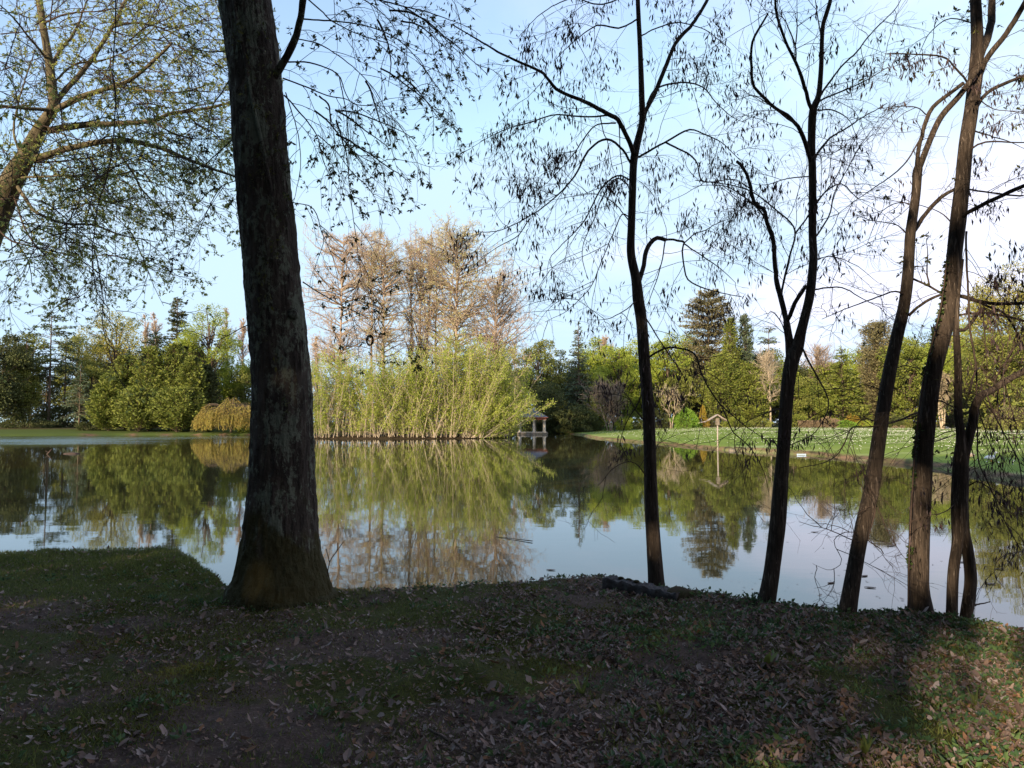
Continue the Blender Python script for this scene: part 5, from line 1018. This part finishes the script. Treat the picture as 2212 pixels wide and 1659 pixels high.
l4 = [
 (18, 15, 0.3, [(2118,120),(2132,85),(2143,47),(2146,0),(2148,-50)]),
 (13, 10, -0.3, [(2116,165),(2131,128),(2171,72),(2212,6),(2235,-40)]),
 (9, 7, 0.4, [(2104,240),(2120,215),(2149,191),(2212,164),(2260,150)]),
 (9.5, 8, -0.4, [(2078,475),(2087,462),(2140,434),(2212,400),(2260,380)]),
 (5, 4, 0.3, [(2080,410),(2093,409),(2156,419),(2212,422)]),
 (6, 3, -0.3, [(2088,330),(2104,317),(2130,305),(2212,306),(2250,310)]),
 (5, 2, 0.4, [(2095,280),(2130,290),(2170,302),(2212,322)]),
 (7, 3, -0.4, [(2093,188),(2087,175),(2062,144),(2034,123),(1937,116),(1915,118)]),
 (5, 2, 0.4, [(2116,80),(2100,55),(2074,44),(2043,44),(2006,78),(1985,120)]),
 (5, 2, 0.4, [(2063,520),(2051,475),(2012,450),(1949,437)]),
 (9, 6, -0.4, [(2052,640),(2073,639),(2115,650),(2160,658),(2212,656),(2260,660)]),
 (7, 4, 0.2, [(2058,640),(2090,642),(2130,662),(2174,683),(2212,748),(2240,800)]),
 (6, 5, -0.3, [(2050,690),(2064,683),(2129,674),(2212,692),(2260,710)]),
 (8, 6, -0.1, [(2048,640),(2035,636),(1997,653),(1964,680)]),
 (7, 5, 0.2, [(2048,640),(2032,633),(2005,618),(1971,603)]),
 (5, 2, 0.2, [(2008,618),(2002,580),(2004,547),(2000,520)]),
 (5, 3, -0.3, [(2010,870),(2030,865),(2055,878),(2072,890)]),
 (4, 2, 0.3, [(1984,895),(1965,905),(1930,912)]),
 (4, 1.5, 0.4, [(1998,960),(2030,950),(2060,938),(2090,930)]),
 (4, 1.5, -0.4, [(2104,200),(2140,232),(2180,240),(2230,250)]),
]
fg_tree('locust_tree', 'thickest of the thin trees, fourth from the left, with ivy up its left side', 'tree', (1988, 1318), 6.4, [t4], l4, 541, BARK_LOC, 5.0, 5, 2, pods=380, podz=1.9, leaf=260, leafm=L_OAK, leafsz=0.045, droop=0.03, tl=(0.2, 0.7), sides=34, group=LG)
t5a = [(2055,1345,26),(2056,1324,23),(2059,1239,22),(2068,1177,23),(2072,1145,30),(2073,1083,34),(2075,1020,33),(2075,989,29),(2076,942,20),(2070,895,17),(2070,813,16),(2066,724,13),(2066,700,11),(2070,640,8),(2080,560,5)]
t5b = [(2088,1350,28),(2088,1327,25),(2097,1255,24),(2091,1192,23),(2082,1145,24),(2078,1083,26),(2078,1020,26),(2080,985,26),(2091,950,20),(2101,911,19),(2106,880,18),(2118,856,17),(2144,842,15),(2174,822,14),(2212,801,13),(2260,770,11)]
l5 = [
 (9, 7, 0.2, [(2066,712),(2085,712),(2100,695),(2115,674),(2125,668)]),
 (6, 4, -0.3, [(2088,500),(2088,547),(2091,606),(2097,695),(2109,792),(2104,820),(2097,854)]),
 (5, 3, -0.3, [(2109,792),(2112,905),(2114,989),(2134,1036),(2166,1114),(2206,1189)]),
 (4, 2, 0.3, [(2125,668),(2128,720),(2132,800),(2130,850)]),
 (5, 2, -0.5, [(2130,846),(2150,900),(2180,960),(2200,1000),(2205,1060),(2212,1120)]),
 (4, 2, 0.4, [(2110,870),(2130,930),(2150,985),(2165,1040)]),
 (4, 1.5, 0.3, [(2118,856),(2140,890),(2165,905),(2212,900)]),
 (4, 1.5, -0.3, [(2144,842),(2160,800),(2190,760),(2212,700)]),
 (4, 1.5, 0.3, [(2094,955),(2105,1000),(2108,1030)]),
 (5, 2, -0.2, [(2076,1060),(2100,1045),(2114,1040),(2140,1060),(2165,1100)]),
 (4, 1.5, -0.3, [(2066,1085),(2045,1105),(2020,1118)]),
 (4, 1.5, 0.2, [(2069,930),(2040,935),(2010,950),(1998,960)]),
 (4, 1.5, 0.4, [(2170,822),(2180,870),(2196,930),(2190,990)]),
 (3, 1.2, -0.4, [(2212,1190),(2175,1195),(2150,1215),(2150,1245),(2170,1270)]),
 (4, 1.5, 0.5, [(2200,700),(2185,760),(2160,830),(2150,900),(2120,960)]),
 (5, 2, -0.5, [(2250,660),(2200,740),(2170,790),(2165,850)]),
 (4, 2, 0.5, [(2212,748),(2180,780),(2150,850),(2160,930),(2175,990)]),
]
fg_tree('locust_tree', 'rightmost tree with two stems that merge and fork again in an X', 'tree', (2072, 1330), 6.2, [t5a, t5b], l5, 551, BARK_LOC, 5.5, 5, 2, pods=120, droop=0.05, tl=(0.3, 1.0), group=LG)

# ivy climbing the fourth trunk
rng = rs(88); n = 900; py = rng.uniform(560, 1320, n); cx_ = np.interp(py, [p[1] for p in t4][::-1], [p[0] for p in t4][::-1]); ww = np.interp(py, [p[1] for p in t4][::-1], [p[2] for p in t4][::-1]) / 2
dens = vnoise(np.stack([py / 40, 0 * py, 0 * py], 1), 2); kp = dens > 0.4; u = -1 + np.abs(rng.normal(0, 0.16, n)); V = []
for a_, b_, c_, w_ in zip(py[kp], u[kp], cx_[kp], ww[kp]): rr_ = w_ / F * 6.4; V.append(PX(c_ + max(b_, -1.06) * w_ * 1.04, a_, 6.4 - rr_ * math.sqrt(max(0, 1 - min(1, b_ * b_))) * 0.9 - 0.01))
V = np.array(V); g = Geo(); sz = 0.03 * rng.uniform(0.5, 1.4, len(V)); leaves(g, V, unit(rng.normal(0, 1, V.shape) + [-0.9, -0.3, 0]), sz, sz * 0.8, rng)
sp = [PX(np.interp(q, [p[1] for p in t4][::-1], [p[0] for p in t4][::-1]) - np.interp(q, [p[1] for p in t4][::-1], [p[2] for p in t4][::-1]) / 2 * 0.97, q, 6.33) for q in range(1318, 540, -30)]
tube(g, sp, 0.006, 5, 1); setp(part('ivy', g, [IVY, BARK_TWIG], loc=PX(1964, 1318, 6.4)), 'dark ivy climbing the left side of the fourth thin tree', 'ivy')

# --- tree at the left edge, limbs reaching in from outside the frame
tl_ = [(-150,1230,110),(-120,900,86),(-90,700,76),(-50,560,66),(-10,470,56),(28,385,46),(58,335,36),(88,275,27),(114,232,22),(112,180,19),(104,120,17),(92,50,15),(82,-20,14),(70,-120,10)]
ll = [
 (16, 4, (0, -1.5), [(70,345),(160,318),(250,303),(330,315),(400,342),(450,362),(505,382)]),
 (16, 5, (0, 1.5), [(105,282),(140,276),(200,268),(320,262),(365,245),(400,240),(460,230),(520,215)]),
 (13, 5, (0, -1.0), [(118,240),(160,215),(200,200),(250,182),(285,168),(330,130),(370,90)]),
 (8, 3, (0, -1.2), [(125,238),(180,212),(250,190),(300,195),(380,200),(440,185)]),
 (13, 8, (0, 1.0), [(116,225),(150,185),(180,150),(210,110),(240,60),(270,0)]),
 (9, 5, (0, -1.0), [(120,238),(60,235),(0,230),(-60,225)]),
 (9, 2, (0, -1.5), [(36,400),(55,430),(80,460),(140,485),(200,490),(260,510),(340,528)]),
 (8, 2, (-0.8, -1.6), [(252,305),(262,335),(290,375),(310,410),(350,450),(372,470),(380,510)]),
 (10, 3, (0, 1.2), [(110,150),(130,110),(160,70),(180,20),(200,-40)]),
 (8, 3, (0, -1.2), [(104,130),(70,90),(30,40),(0,10)]),
 (7, 2, (0, -1.5), [(40,385),(90,380),(160,378),(230,382),(300,368),(360,372)]),
 (6, 2, (0, 1.4), [(60,350),(110,350),(190,340),(260,330),(330,345)]),
 (8, 3, (0, 1.0), [(50,345),(30,290),(40,220),(60,150),(80,100)]),
 (7, 2, (0, 1.5), [(114,180),(160,140),(220,130),(290,100),(350,40),(380,-20)]),
 (6, 2, (0, -1.6), [(28,420),(60,500),(110,560),(150,610),(180,650)]),
 (6, 2, (0, 1.0), [(10,440),(20,500),(60,560),(70,620)]),
 (6, 2, (0, -1), [(-20,470),(20,520),(100,540),(170,560),(230,600)]),
 (7, 2, (0, 1.2), [(240,60),(290,50),(350,60),(420,100),(470,150)]),
 (6, 2, (0, -1.2), [(330,262),(380,290),(430,300),(500,300)]),
 (6, 2, (0, 1.2), [(400,240),(430,270),(470,290),(505,340)]),
 (6, 2, (0, -1), [(92,50),(150,30),(220,25),(300,10)]),
]
def left_extra(rng):
    n = 125; px = rng.uniform(-60, 400, n); py = rng.uniform(-60, 560, n); px = np.where(py > 350, px * 0.72, px); S = np.array([PX(a, b, 11.5 + rng.uniform(-2, 2)) for a, b in zip(px, py)])
    return grow(rng, S, np.stack([rng.normal(0.7, 0.5, n), rng.normal(0, 0.6, n), rng.normal(0.0, 0.5, n)], 1), rng.uniform(0.8, 1.8, n), 12, 0.1, 0.035)
fg_tree('maple_tree', 'leafy tree at the left edge whose mossy limbs spread into the picture', 'tree', (-150, 1230), 11.5, [tl_], ll, 561, BARK_TREE, 3.8, 4, 3, leaf=14000, leafm=L_YOUNG, leafsz=0.05, tl=(0.5, 1.2), droop=0.035, twr=(0.006, 0.003, 0.0018), extra=left_extra, sides=40, amp=0.06)
# long hanging vine in front of the left tree
for (w0, w1, D, pts, lab) in [(2.6, 2.0, 5.5, [(248,-60),(250,40),(246,110),(244,160),(250,205),(246,280),(240,340),(226,400),(212,440),(204,500),(199,560),(208,625),(222,650),(236,668)], 'long thin vine hanging down in front of the left tree')]:
    Q = catmull([PX(a, b, D) for a, b in pts], 6); g = Geo(); T = thing('hanging_vine', Q[-1], lab, 'vine'); tube(g, Q, np.linspace(w0, w1, len(Q)) / 2 / F * D, 6); part('stem', g, BARK_TWIG, T)
    rng = rs(91); P = resample(Q, 12)[None]; s, d, ix, t = branch(rng, P, 26, 0.3, 1, 0.7); d[:, 2] -= 0.3; p1 = grow(rng, s, d, rng.uniform(0.08, 0.45, len(s)), 6, 0.2, 0.05); g = Geo(); batch_tubes(g, p1, taper(np.full(len(s), 0.002), np.full(len(s), 0.0012), 6), 4)
    k = rng.integers(0, len(p1), 60); pos, Td = along(p1, k, rng.uniform(0.3, 1, 60)); sz = 0.03 * rng.uniform(0.6, 1.3, 60); leaves(g, pos, unit(Td + rng.normal(0, 0.7, Td.shape)), sz, sz * 0.5, rng, 1); part('twigs', g, [BARK_TWIG, L_OAK], T)

# ------------------------------------------------------------------ near bank: log, litter, grass
def log():
    c = np.array(PX(1385, 1262, 7.05)); T = thing('timber_beam', (c[0], c[1], 0.0), 'weathered grey timber beam lying on the bank edge at the foot of the leftmost thin tree', 'beam')
    a = np.array(PX(1312, 1252, 7.25)); b = np.array(PX(1470, 1287, 6.75)); ax = unit(b - a); n = 30; V = []
    for i in range(n):
        p = a + (b - a) * i / (n - 1); sdv = unit(np.cross(ax, [0, 0, 1.0])); w = 0.09 * (1 + 0.1 * math.sin(i * 1.3)); hgt = 0.05 + 0.012 * math.sin(i * 0.9)
        for q, (u, v) in enumerate([(-1, -1.6), (-1.02, 0.1), (-0.9, 0.55), (-0.4, 0.62), (0.2, 0.56), (0.9, 0.6), (1, 0.2), (1, -1.6)]):
            V.append(p + sdv * w * u + np.array([0, 0, hgt * v + 0.006 * math.sin(i * 2.1 + q * 2)]))
    i = (np.arange(n - 1) * 8)[:, None]; j = np.arange(8)[None]; j2 = ((np.arange(8) + 1) % 8)[None]; g = Geo(); g.add(V, np.stack([i + j, i + j2, i + 8 + j2, i + 8 + j], -1).reshape(-1, 4), 0, False); g.add(V, [[7,6,5,4,3,2,1,0], list(range((n-1)*8, n*8))])
    part('plank', g, barkmat('old_timber', (0.10, 0.095, 0.10), (0.035, 0.03, 0.03), (20, 3, 20), 0.7, 0.01), T)
    rng = rs(5)
    for k in range(3):
        p = a + (b - a) * (0.2 + 0.11 * k); g = Geo(); th = np.linspace(0, math.pi, 7); ph = np.linspace(0, 2 * math.pi, 11)[:-1]; A = np.stack([np.outer(np.sin(th), np.cos(ph)), np.outer(np.sin(th), np.sin(ph)), np.outer(np.cos(th), np.ones(10))], -1).reshape(-1, 3)
        i = (np.arange(6) * 10)[:, None]; j = np.arange(10)[None]; g.add(p + [0, 0.02, 0.04] + A * [0.03, 0.025, 0.014], np.stack([i + j, i + (j + 1) % 10, i + 10 + (j + 1) % 10, i + 10 + j], -1).reshape(-1, 4), 0, True); part('knot', g, BARK_OAK, T)
log()
st_ = stone('low mossy stump at the right end of the timber beam', 1462, 1292, 0.0, 0.13, barkmat('mossy_stump', (0.07, 0.05, 0.035), (0.04, 0.045, 0.015), (14, 14, 14), 0.8, 0.02), 31, 'stump', 'stump', 0.7, 1.5)

def scatter(n, seed, ymin, ymax, dens):
    rng = rs(seed); out = []
    while sum(len(o) for o in out) < n:
        m = n * 3; y = rng.uniform(ymin, ymax, m) ; x = (rng.uniform(-0.78, 0.78, m)) * y
        w = rng.uniform(0, 1, m) < dens(x, y) * np.clip((y / ymax), 0.25, 1) ; x, y = x[w], y[w]; d = pond_sd(x, y); k = d > -0.12
        out.append(np.stack([x[k], y[k]], 1))
    P = np.concatenate(out)[:n]; return rng, P[:, 0], P[:, 1], zland(P[:, 0], P[:, 1])
def nz2(x, y, s, seed): return fbm(np.stack([x * s, y * s, 0 * x], 1), 3, seed)
def mound_mask(x, y):
    m = np.zeros_like(x)
    for (mx, my, mr, mh) in MOUNDS: m = np.maximum(m, np.exp(-((x - mx) ** 2 + (y - my) ** 2) / (mr * mr * 0.7)))
    return m
def litter():
    def dens(x, y):
        base = 0.16 + 0.84 * sstep(-1.4, 0.9, x + 0.25 * (4 - y)); base = base * sstep(0.36, 0.6, nz2(x, y, 1.9, 4) + 0.06); base *= np.where((y > 6.6) & (x < -1.6), 0.35, 1); return base * (1 - 0.9 * mound_mask(x, y)) + 0.03
    rng, x, y, z = scatter(62000, 601, 2.3, 9.6, dens); n = len(x); g = Geo()
    u = np.array([0.0, 0.22, 0.5, 0.78, 1.0]); wl = np.array([0.12, 0.62, 0.85, 0.8, 0.18]); 
    yaw = rng.uniform(0, 2 * math.pi, n); L_ = 0.046 * rng.uniform(0.3, 1.0, n) ** 0.8 * rng.choice([0.55, 1.0, 1.5], n, p=[0.62, 0.30, 0.08]); Wd = L_ * rng.uniform(0.35, 0.62, n); tilt = rng.normal(0, 0.42, n); roll = rng.normal(0, 0.55, n); curl = rng.uniform(-0.1, 0.5, n); cup = rng.uniform(0.0, 0.6, n)
    lob = 1 + 0.5 * np.sign(rng.normal(size=(n, 5))) * rng.uniform(0.2, 1, (n, 5)); lob2 = 1 + 0.5 * rng.normal(size=(n, 5)) * 0.6
    def pt(side, k):
        a = (u[k] - 0.5) * L_; s_ = side * Wd / 2 * wl[k] * (lob if side > 0 else lob2)[:, k]; h = curl * L_ * (2 * u[k] - 1) ** 2 * 0.5 + cup * np.abs(s_) * 0.6
        h2 = h + a * np.sin(tilt) + s_ * np.sin(roll); X = x + a * np.cos(yaw) - s_ * np.sin(yaw); Y = y + a * np.sin(yaw) + s_ * np.cos(yaw); return np.stack([X, Y, z + 0.012 + np.abs(np.sin(tilt)) * L_ * 0.4 + h2], 1)
    V = np.stack([pt(s_, k) for k in range(5) for s_ in (-1, 0, 1)], 1); b = (np.arange(n) * 15)[:, None]; q = []
    for k in range(4):
        for c in range(2): q.append(b + np.array([[k * 3 + c, k * 3 + c + 1, k * 3 + c + 4, k * 3 + c + 3]]))
    g.add(V.reshape(-1, 3), np.concatenate(q), 0, False)
    setp(part('leaf_litter', g, L_DEAD), 'brown and grey fallen leaves strewn over the near bank', 'fallen leaves', kind='stuff')
litter()
L_GRASS = leafmat('grass_blade', [(0.07, 0.095, 0.022), (0.10, 0.135, 0.032), (0.15, 0.17, 0.045)], 0.3, 0.3, 0.5, 1.5)
L_MOSSG = leafmat('moss_tuft', [(0.05, 0.06, 0.012), (0.085, 0.09, 0.018), (0.12, 0.11, 0.025)], 0.2, 0.3, 0.8, 1.5)
L_HERB = leafmat('herb_leaf', [(0.035, 0.075, 0.035), (0.055, 0.11, 0.045), (0.09, 0.15, 0.05)], 0.25, 0.25, 0.45, 1.5)
def grass():
    def dens(x, y): return 0.16 + 0.9 * np.clip(0.8 * sstep(1.3, 2.2, x - 0.35 * (y - 3.5)) + sstep(6.0, 7.6, y) * sstep(-0.8, -2.0, x) + sstep(0.52, 0.66, nz2(x, y, 1.1, 12)) * sstep(-0.8, 1.2, x) + 0.7 * sstep(0.56, 0.7, nz2(x, y, 1.4, 15)), 0, 1) * (1 - mound_mask(x, y))
    rng, x, y, z = scatter(78000, 611, 2.3, 11.5, dens); n = len(x); g = Geo(); h = rng.uniform(0.015, 0.05, n) * np.where(y > 8, 1.3, 1)
    d = unit(np.stack([rng.normal(0, 0.5, n), rng.normal(0, 0.5, n), np.full(n, 0.8)], 1)); leaves(g, np.stack([x, y, z], 1), d, h, np.maximum(0.0035, h * 0.12), rng)
    setp(part('grass', g, L_GRASS), 'short green grass in patches on the near bank', 'grass', kind='stuff')
    def dm(x, y): return 0.04 + sstep(0.5, 0.64, nz2(x, y, 1.0, 31)) * (1 - mound_mask(x, y))
    rng, x, y, z = scatter(60000, 613, 2.3, 10.5, dm); n = len(x); g = Geo(); h = rng.uniform(0.008, 0.022, n); leaves(g, np.stack([x, y, z], 1), unit(np.stack([rng.normal(0, 0.8, n), rng.normal(0, 0.8, n), np.full(n, 0.7)], 1)), h, h * 0.45, rng)
    setp(part('moss', g, L_MOSSG), 'yellow-green moss cushions between the fallen leaves', 'moss', kind='stuff')
    # low leafy herbs in clusters; also a fringe along the bank edge
    rng = rs(617); cl = []
    while len(cl) < 700:
        y = rng.uniform(2.4, 8.5); x = rng.uniform(-0.72, 0.72) * y; pr = 0.15 + 0.85 * float(sstep(-0.6, 1.5, np.array(x))); 
        if rng.uniform() < pr * (0.3 + 0.7 * float(nz2(np.array([x]), np.array([y]), 1.2, 41)[0] > 0.5)) and pond_sd(np.array([x]), np.array([y]))[0] > 0.0: cl.append((x, y, rng.uniform(0.03, 0.10)))
    for (px, py) in near_edge[12:-2]:
        for k in range(6):
            q = UNP(px + rng.uniform(-45, 45), py + rng.uniform(-1, 4), 0); cl.append((q[0], q[1], rng.uniform(0.02, 0.06) * (2.2 if 1520 < px < 1680 else 1)))
    for (px, py, r_, m_) in [(1420,1272,0.16,10),(1657,1304,0.16,12),(1830,1326,0.17,12),(1988,1322,0.24,18),(2056,1332,0.12,9),(2088,1335,0.12,9),(604,1300,0.6,30)]:
        for q_ in range(m_): u_ = UNP(px, py, 0); cl.append((u_[0] + rng.normal(0, r_), u_[1] - abs(rng.normal(0, 0.12)), rng.uniform(0.03, 0.07)))
    C = np.array(cl); k = np.repeat(np.arange(len(C)), rng.integers(7, 20, len(C))); az = rng.uniform(0, 2 * math.pi, len(k)); r = np.abs(rng.normal(0, 1, len(k))) * C[k, 2]
    x = C[k, 0] + r * np.cos(az); y = C[k, 1] + r * np.sin(az); z = zland(x, y) + rng.uniform(0.0, 0.035, len(k)) * (C[k, 2] / 0.06); g = Geo(); sz = rng.uniform(0.018, 0.05, len(k))
    leaves(g, np.stack([x, y, z], 1), unit(np.stack([np.cos(az), np.sin(az), rng.uniform(0.1, 1.2, len(k))], 1)), sz, sz * 0.55, rng); setp(part('ground_herbs', g, L_HERB), 'low leafy weeds growing through the leaf litter and along the bank edge', 'weeds', kind='stuff')
grass()
def plants():
    for k, (px, py, s_, nb, lab) in enumerate([(1258, 1500, 0.13, 12, 'small upright green plant in the middle of the leaf litter'), (1655, 1440, 0.16, 5, 'broad-leaved green plant near the sunlit patch'), (298, 1365, 0.09, 9, 'small grass tuft left of the oak'), (1975, 1300, 0.16, 14, 'leafy weed at the left foot of the thickest thin tree'), (2110, 1535, 0.12, 12, 'green tuft in the sunlit patch'), (850, 1330, 0.10, 12, 'low green tuft right of the oak foot'), (1430, 1545, 0.1, 10, 'green sprig in the leaf litter at bottom centre'), (1870, 1640, 0.13, 12, 'leafy tuft at the bottom edge below the sunlit patch')]):
        x, y = UNP(px, py, 0); z = gz(x, y); rng = rs(640 + k); n = nb; az = rng.uniform(0, 2 * math.pi, n); g = Geo(); d = np.stack([np.cos(az) * 0.6, np.sin(az) * 0.6, rng.uniform(0.6, 1.6, n)], 1)
        P = grow(rng, np.repeat([[x, y, z]], n, 0), d, s_ * rng.uniform(0.5, 1.1, n), 5, 0.08, 0.08); W_ = s_ * (0.11 if nb > 6 else 0.26); prof = np.array([0.3, 0.8, 1.0, 0.7, 0.05]); T = unit(np.gradient(P, axis=1)); s2 = unit(np.cross(T, [0, 0, 1.0])); A = P + s2 * (W_ / 2 * prof)[None, :, None]; B = P - s2 * (W_ / 2 * prof)[None, :, None]
        V = np.stack([A, B], 2).reshape(-1, 3); b = (np.arange(n) * 10)[:, None, None]; i = (np.arange(4) * 2)[None, :, None]; g.add(V, (b + i + np.array([0, 1, 3, 2])[None, None]).reshape(-1, 4), 0, True); setp(part('plant', g, L_GRASS if k != 3 else L_HERB, loc=(x, y, z)), lab, 'plant', 'single green plants on the near bank')
    for k, (a, b, r, lab) in enumerate([((1330, 1390), (1460, 1425), 0.006, 'thin fallen twig in the leaf litter below the timber beam'), ((930, 1580), (1030, 1660), 0.007, 'fallen twig near the bottom edge of the picture'), ((560, 1300), (470, 1322), 0.008, 'short fallen twig at the left foot of the oak'), ((2105, 1300), (2140, 1292), 0.008, 'stub of twig beside the rightmost tree')]):
        p, q = UNP(*a, 0), UNP(*b, 0); P = np.array([[p[0] + (q[0] - p[0]) * t, p[1] + (q[1] - p[1]) * t, 0] for t in np.linspace(0, 1, 9)]); rng = rs(660 + k); P[:, :2] += rng.normal(0, 0.006, (9, 2)); P[:, 2] = np.maximum(zland(P[:, 0], P[:, 1]), -0.05) + 0.02; g = Geo(); tube(g, P, np.linspace(r, r * 0.5, 9), 6); setp(part('fallen_twig', g, BARK_TWIG, loc=P[0]), lab, 'twig', 'fallen twigs on the near bank')
    # water-side sprout right of the oak
    g = Geo(); p = PX(700, 1260, 6.9); 
    for pts in [[(704,1262),(712,1215),(728,1190),(742,1170)], [(712,1215),(704,1185)], [(728,1190),(730,1172)]]: tube(g, catmull([PX(a, b, 6.9) for a, b in pts], 4), 0.004, 5)
    setp(part('sapling', g, BARK_TWIG, loc=p), 'thin bare sapling beside the right foot of the oak', 'sapling')
plants()
def daisies():
    rng = rs(700); n = 110000; u = rng.uniform(0, 1, n); D = 26 + 120 * u ** 0.8; px = rng.uniform(1270, 2300, n); x = (px - CX) / F * D; d = pond_sd(x, D)
    w = (d > 1.2) & (rng.uniform(0, 1, n) < 0.015 + 0.13 * sstep(0.5, 0.66, fbm(np.stack([x * 0.05, D * 0.16, 0 * x], 1), 3, 17)) * sstep(0, 25, d)); x, D = x[w], D[w]; z = zland(x, D); n = len(x); r = 0.032 * rng.uniform(0.7, 1.4, n)
    a = np.arange(6) * math.pi / 3; V = np.stack([x[:, None] + r[:, None] * np.cos(a), D[:, None] + r[:, None] * np.sin(a), (z[:, None] + 0.09) + 0.02 * np.sin(a * 1.0)[None] + 0 * r[:, None]], -1); g = Geo(); g.add(V.reshape(-1, 3), np.arange(n * 6).reshape(n, 6), 0)
    # short stalk blade under each flower keeps it rooted
    leaves(g, np.stack([x, D, z], 1), np.tile([0, 0, 1.0], (n, 1)), 0.09, 0.012, rng, 1); setp(part('daisies', g, [flatmat('daisy_white', (0.7, 0.68, 0.6)), L_GRASS]), 'white daisies scattered over the far lawn', 'daisies', kind='stuff')
daisies()
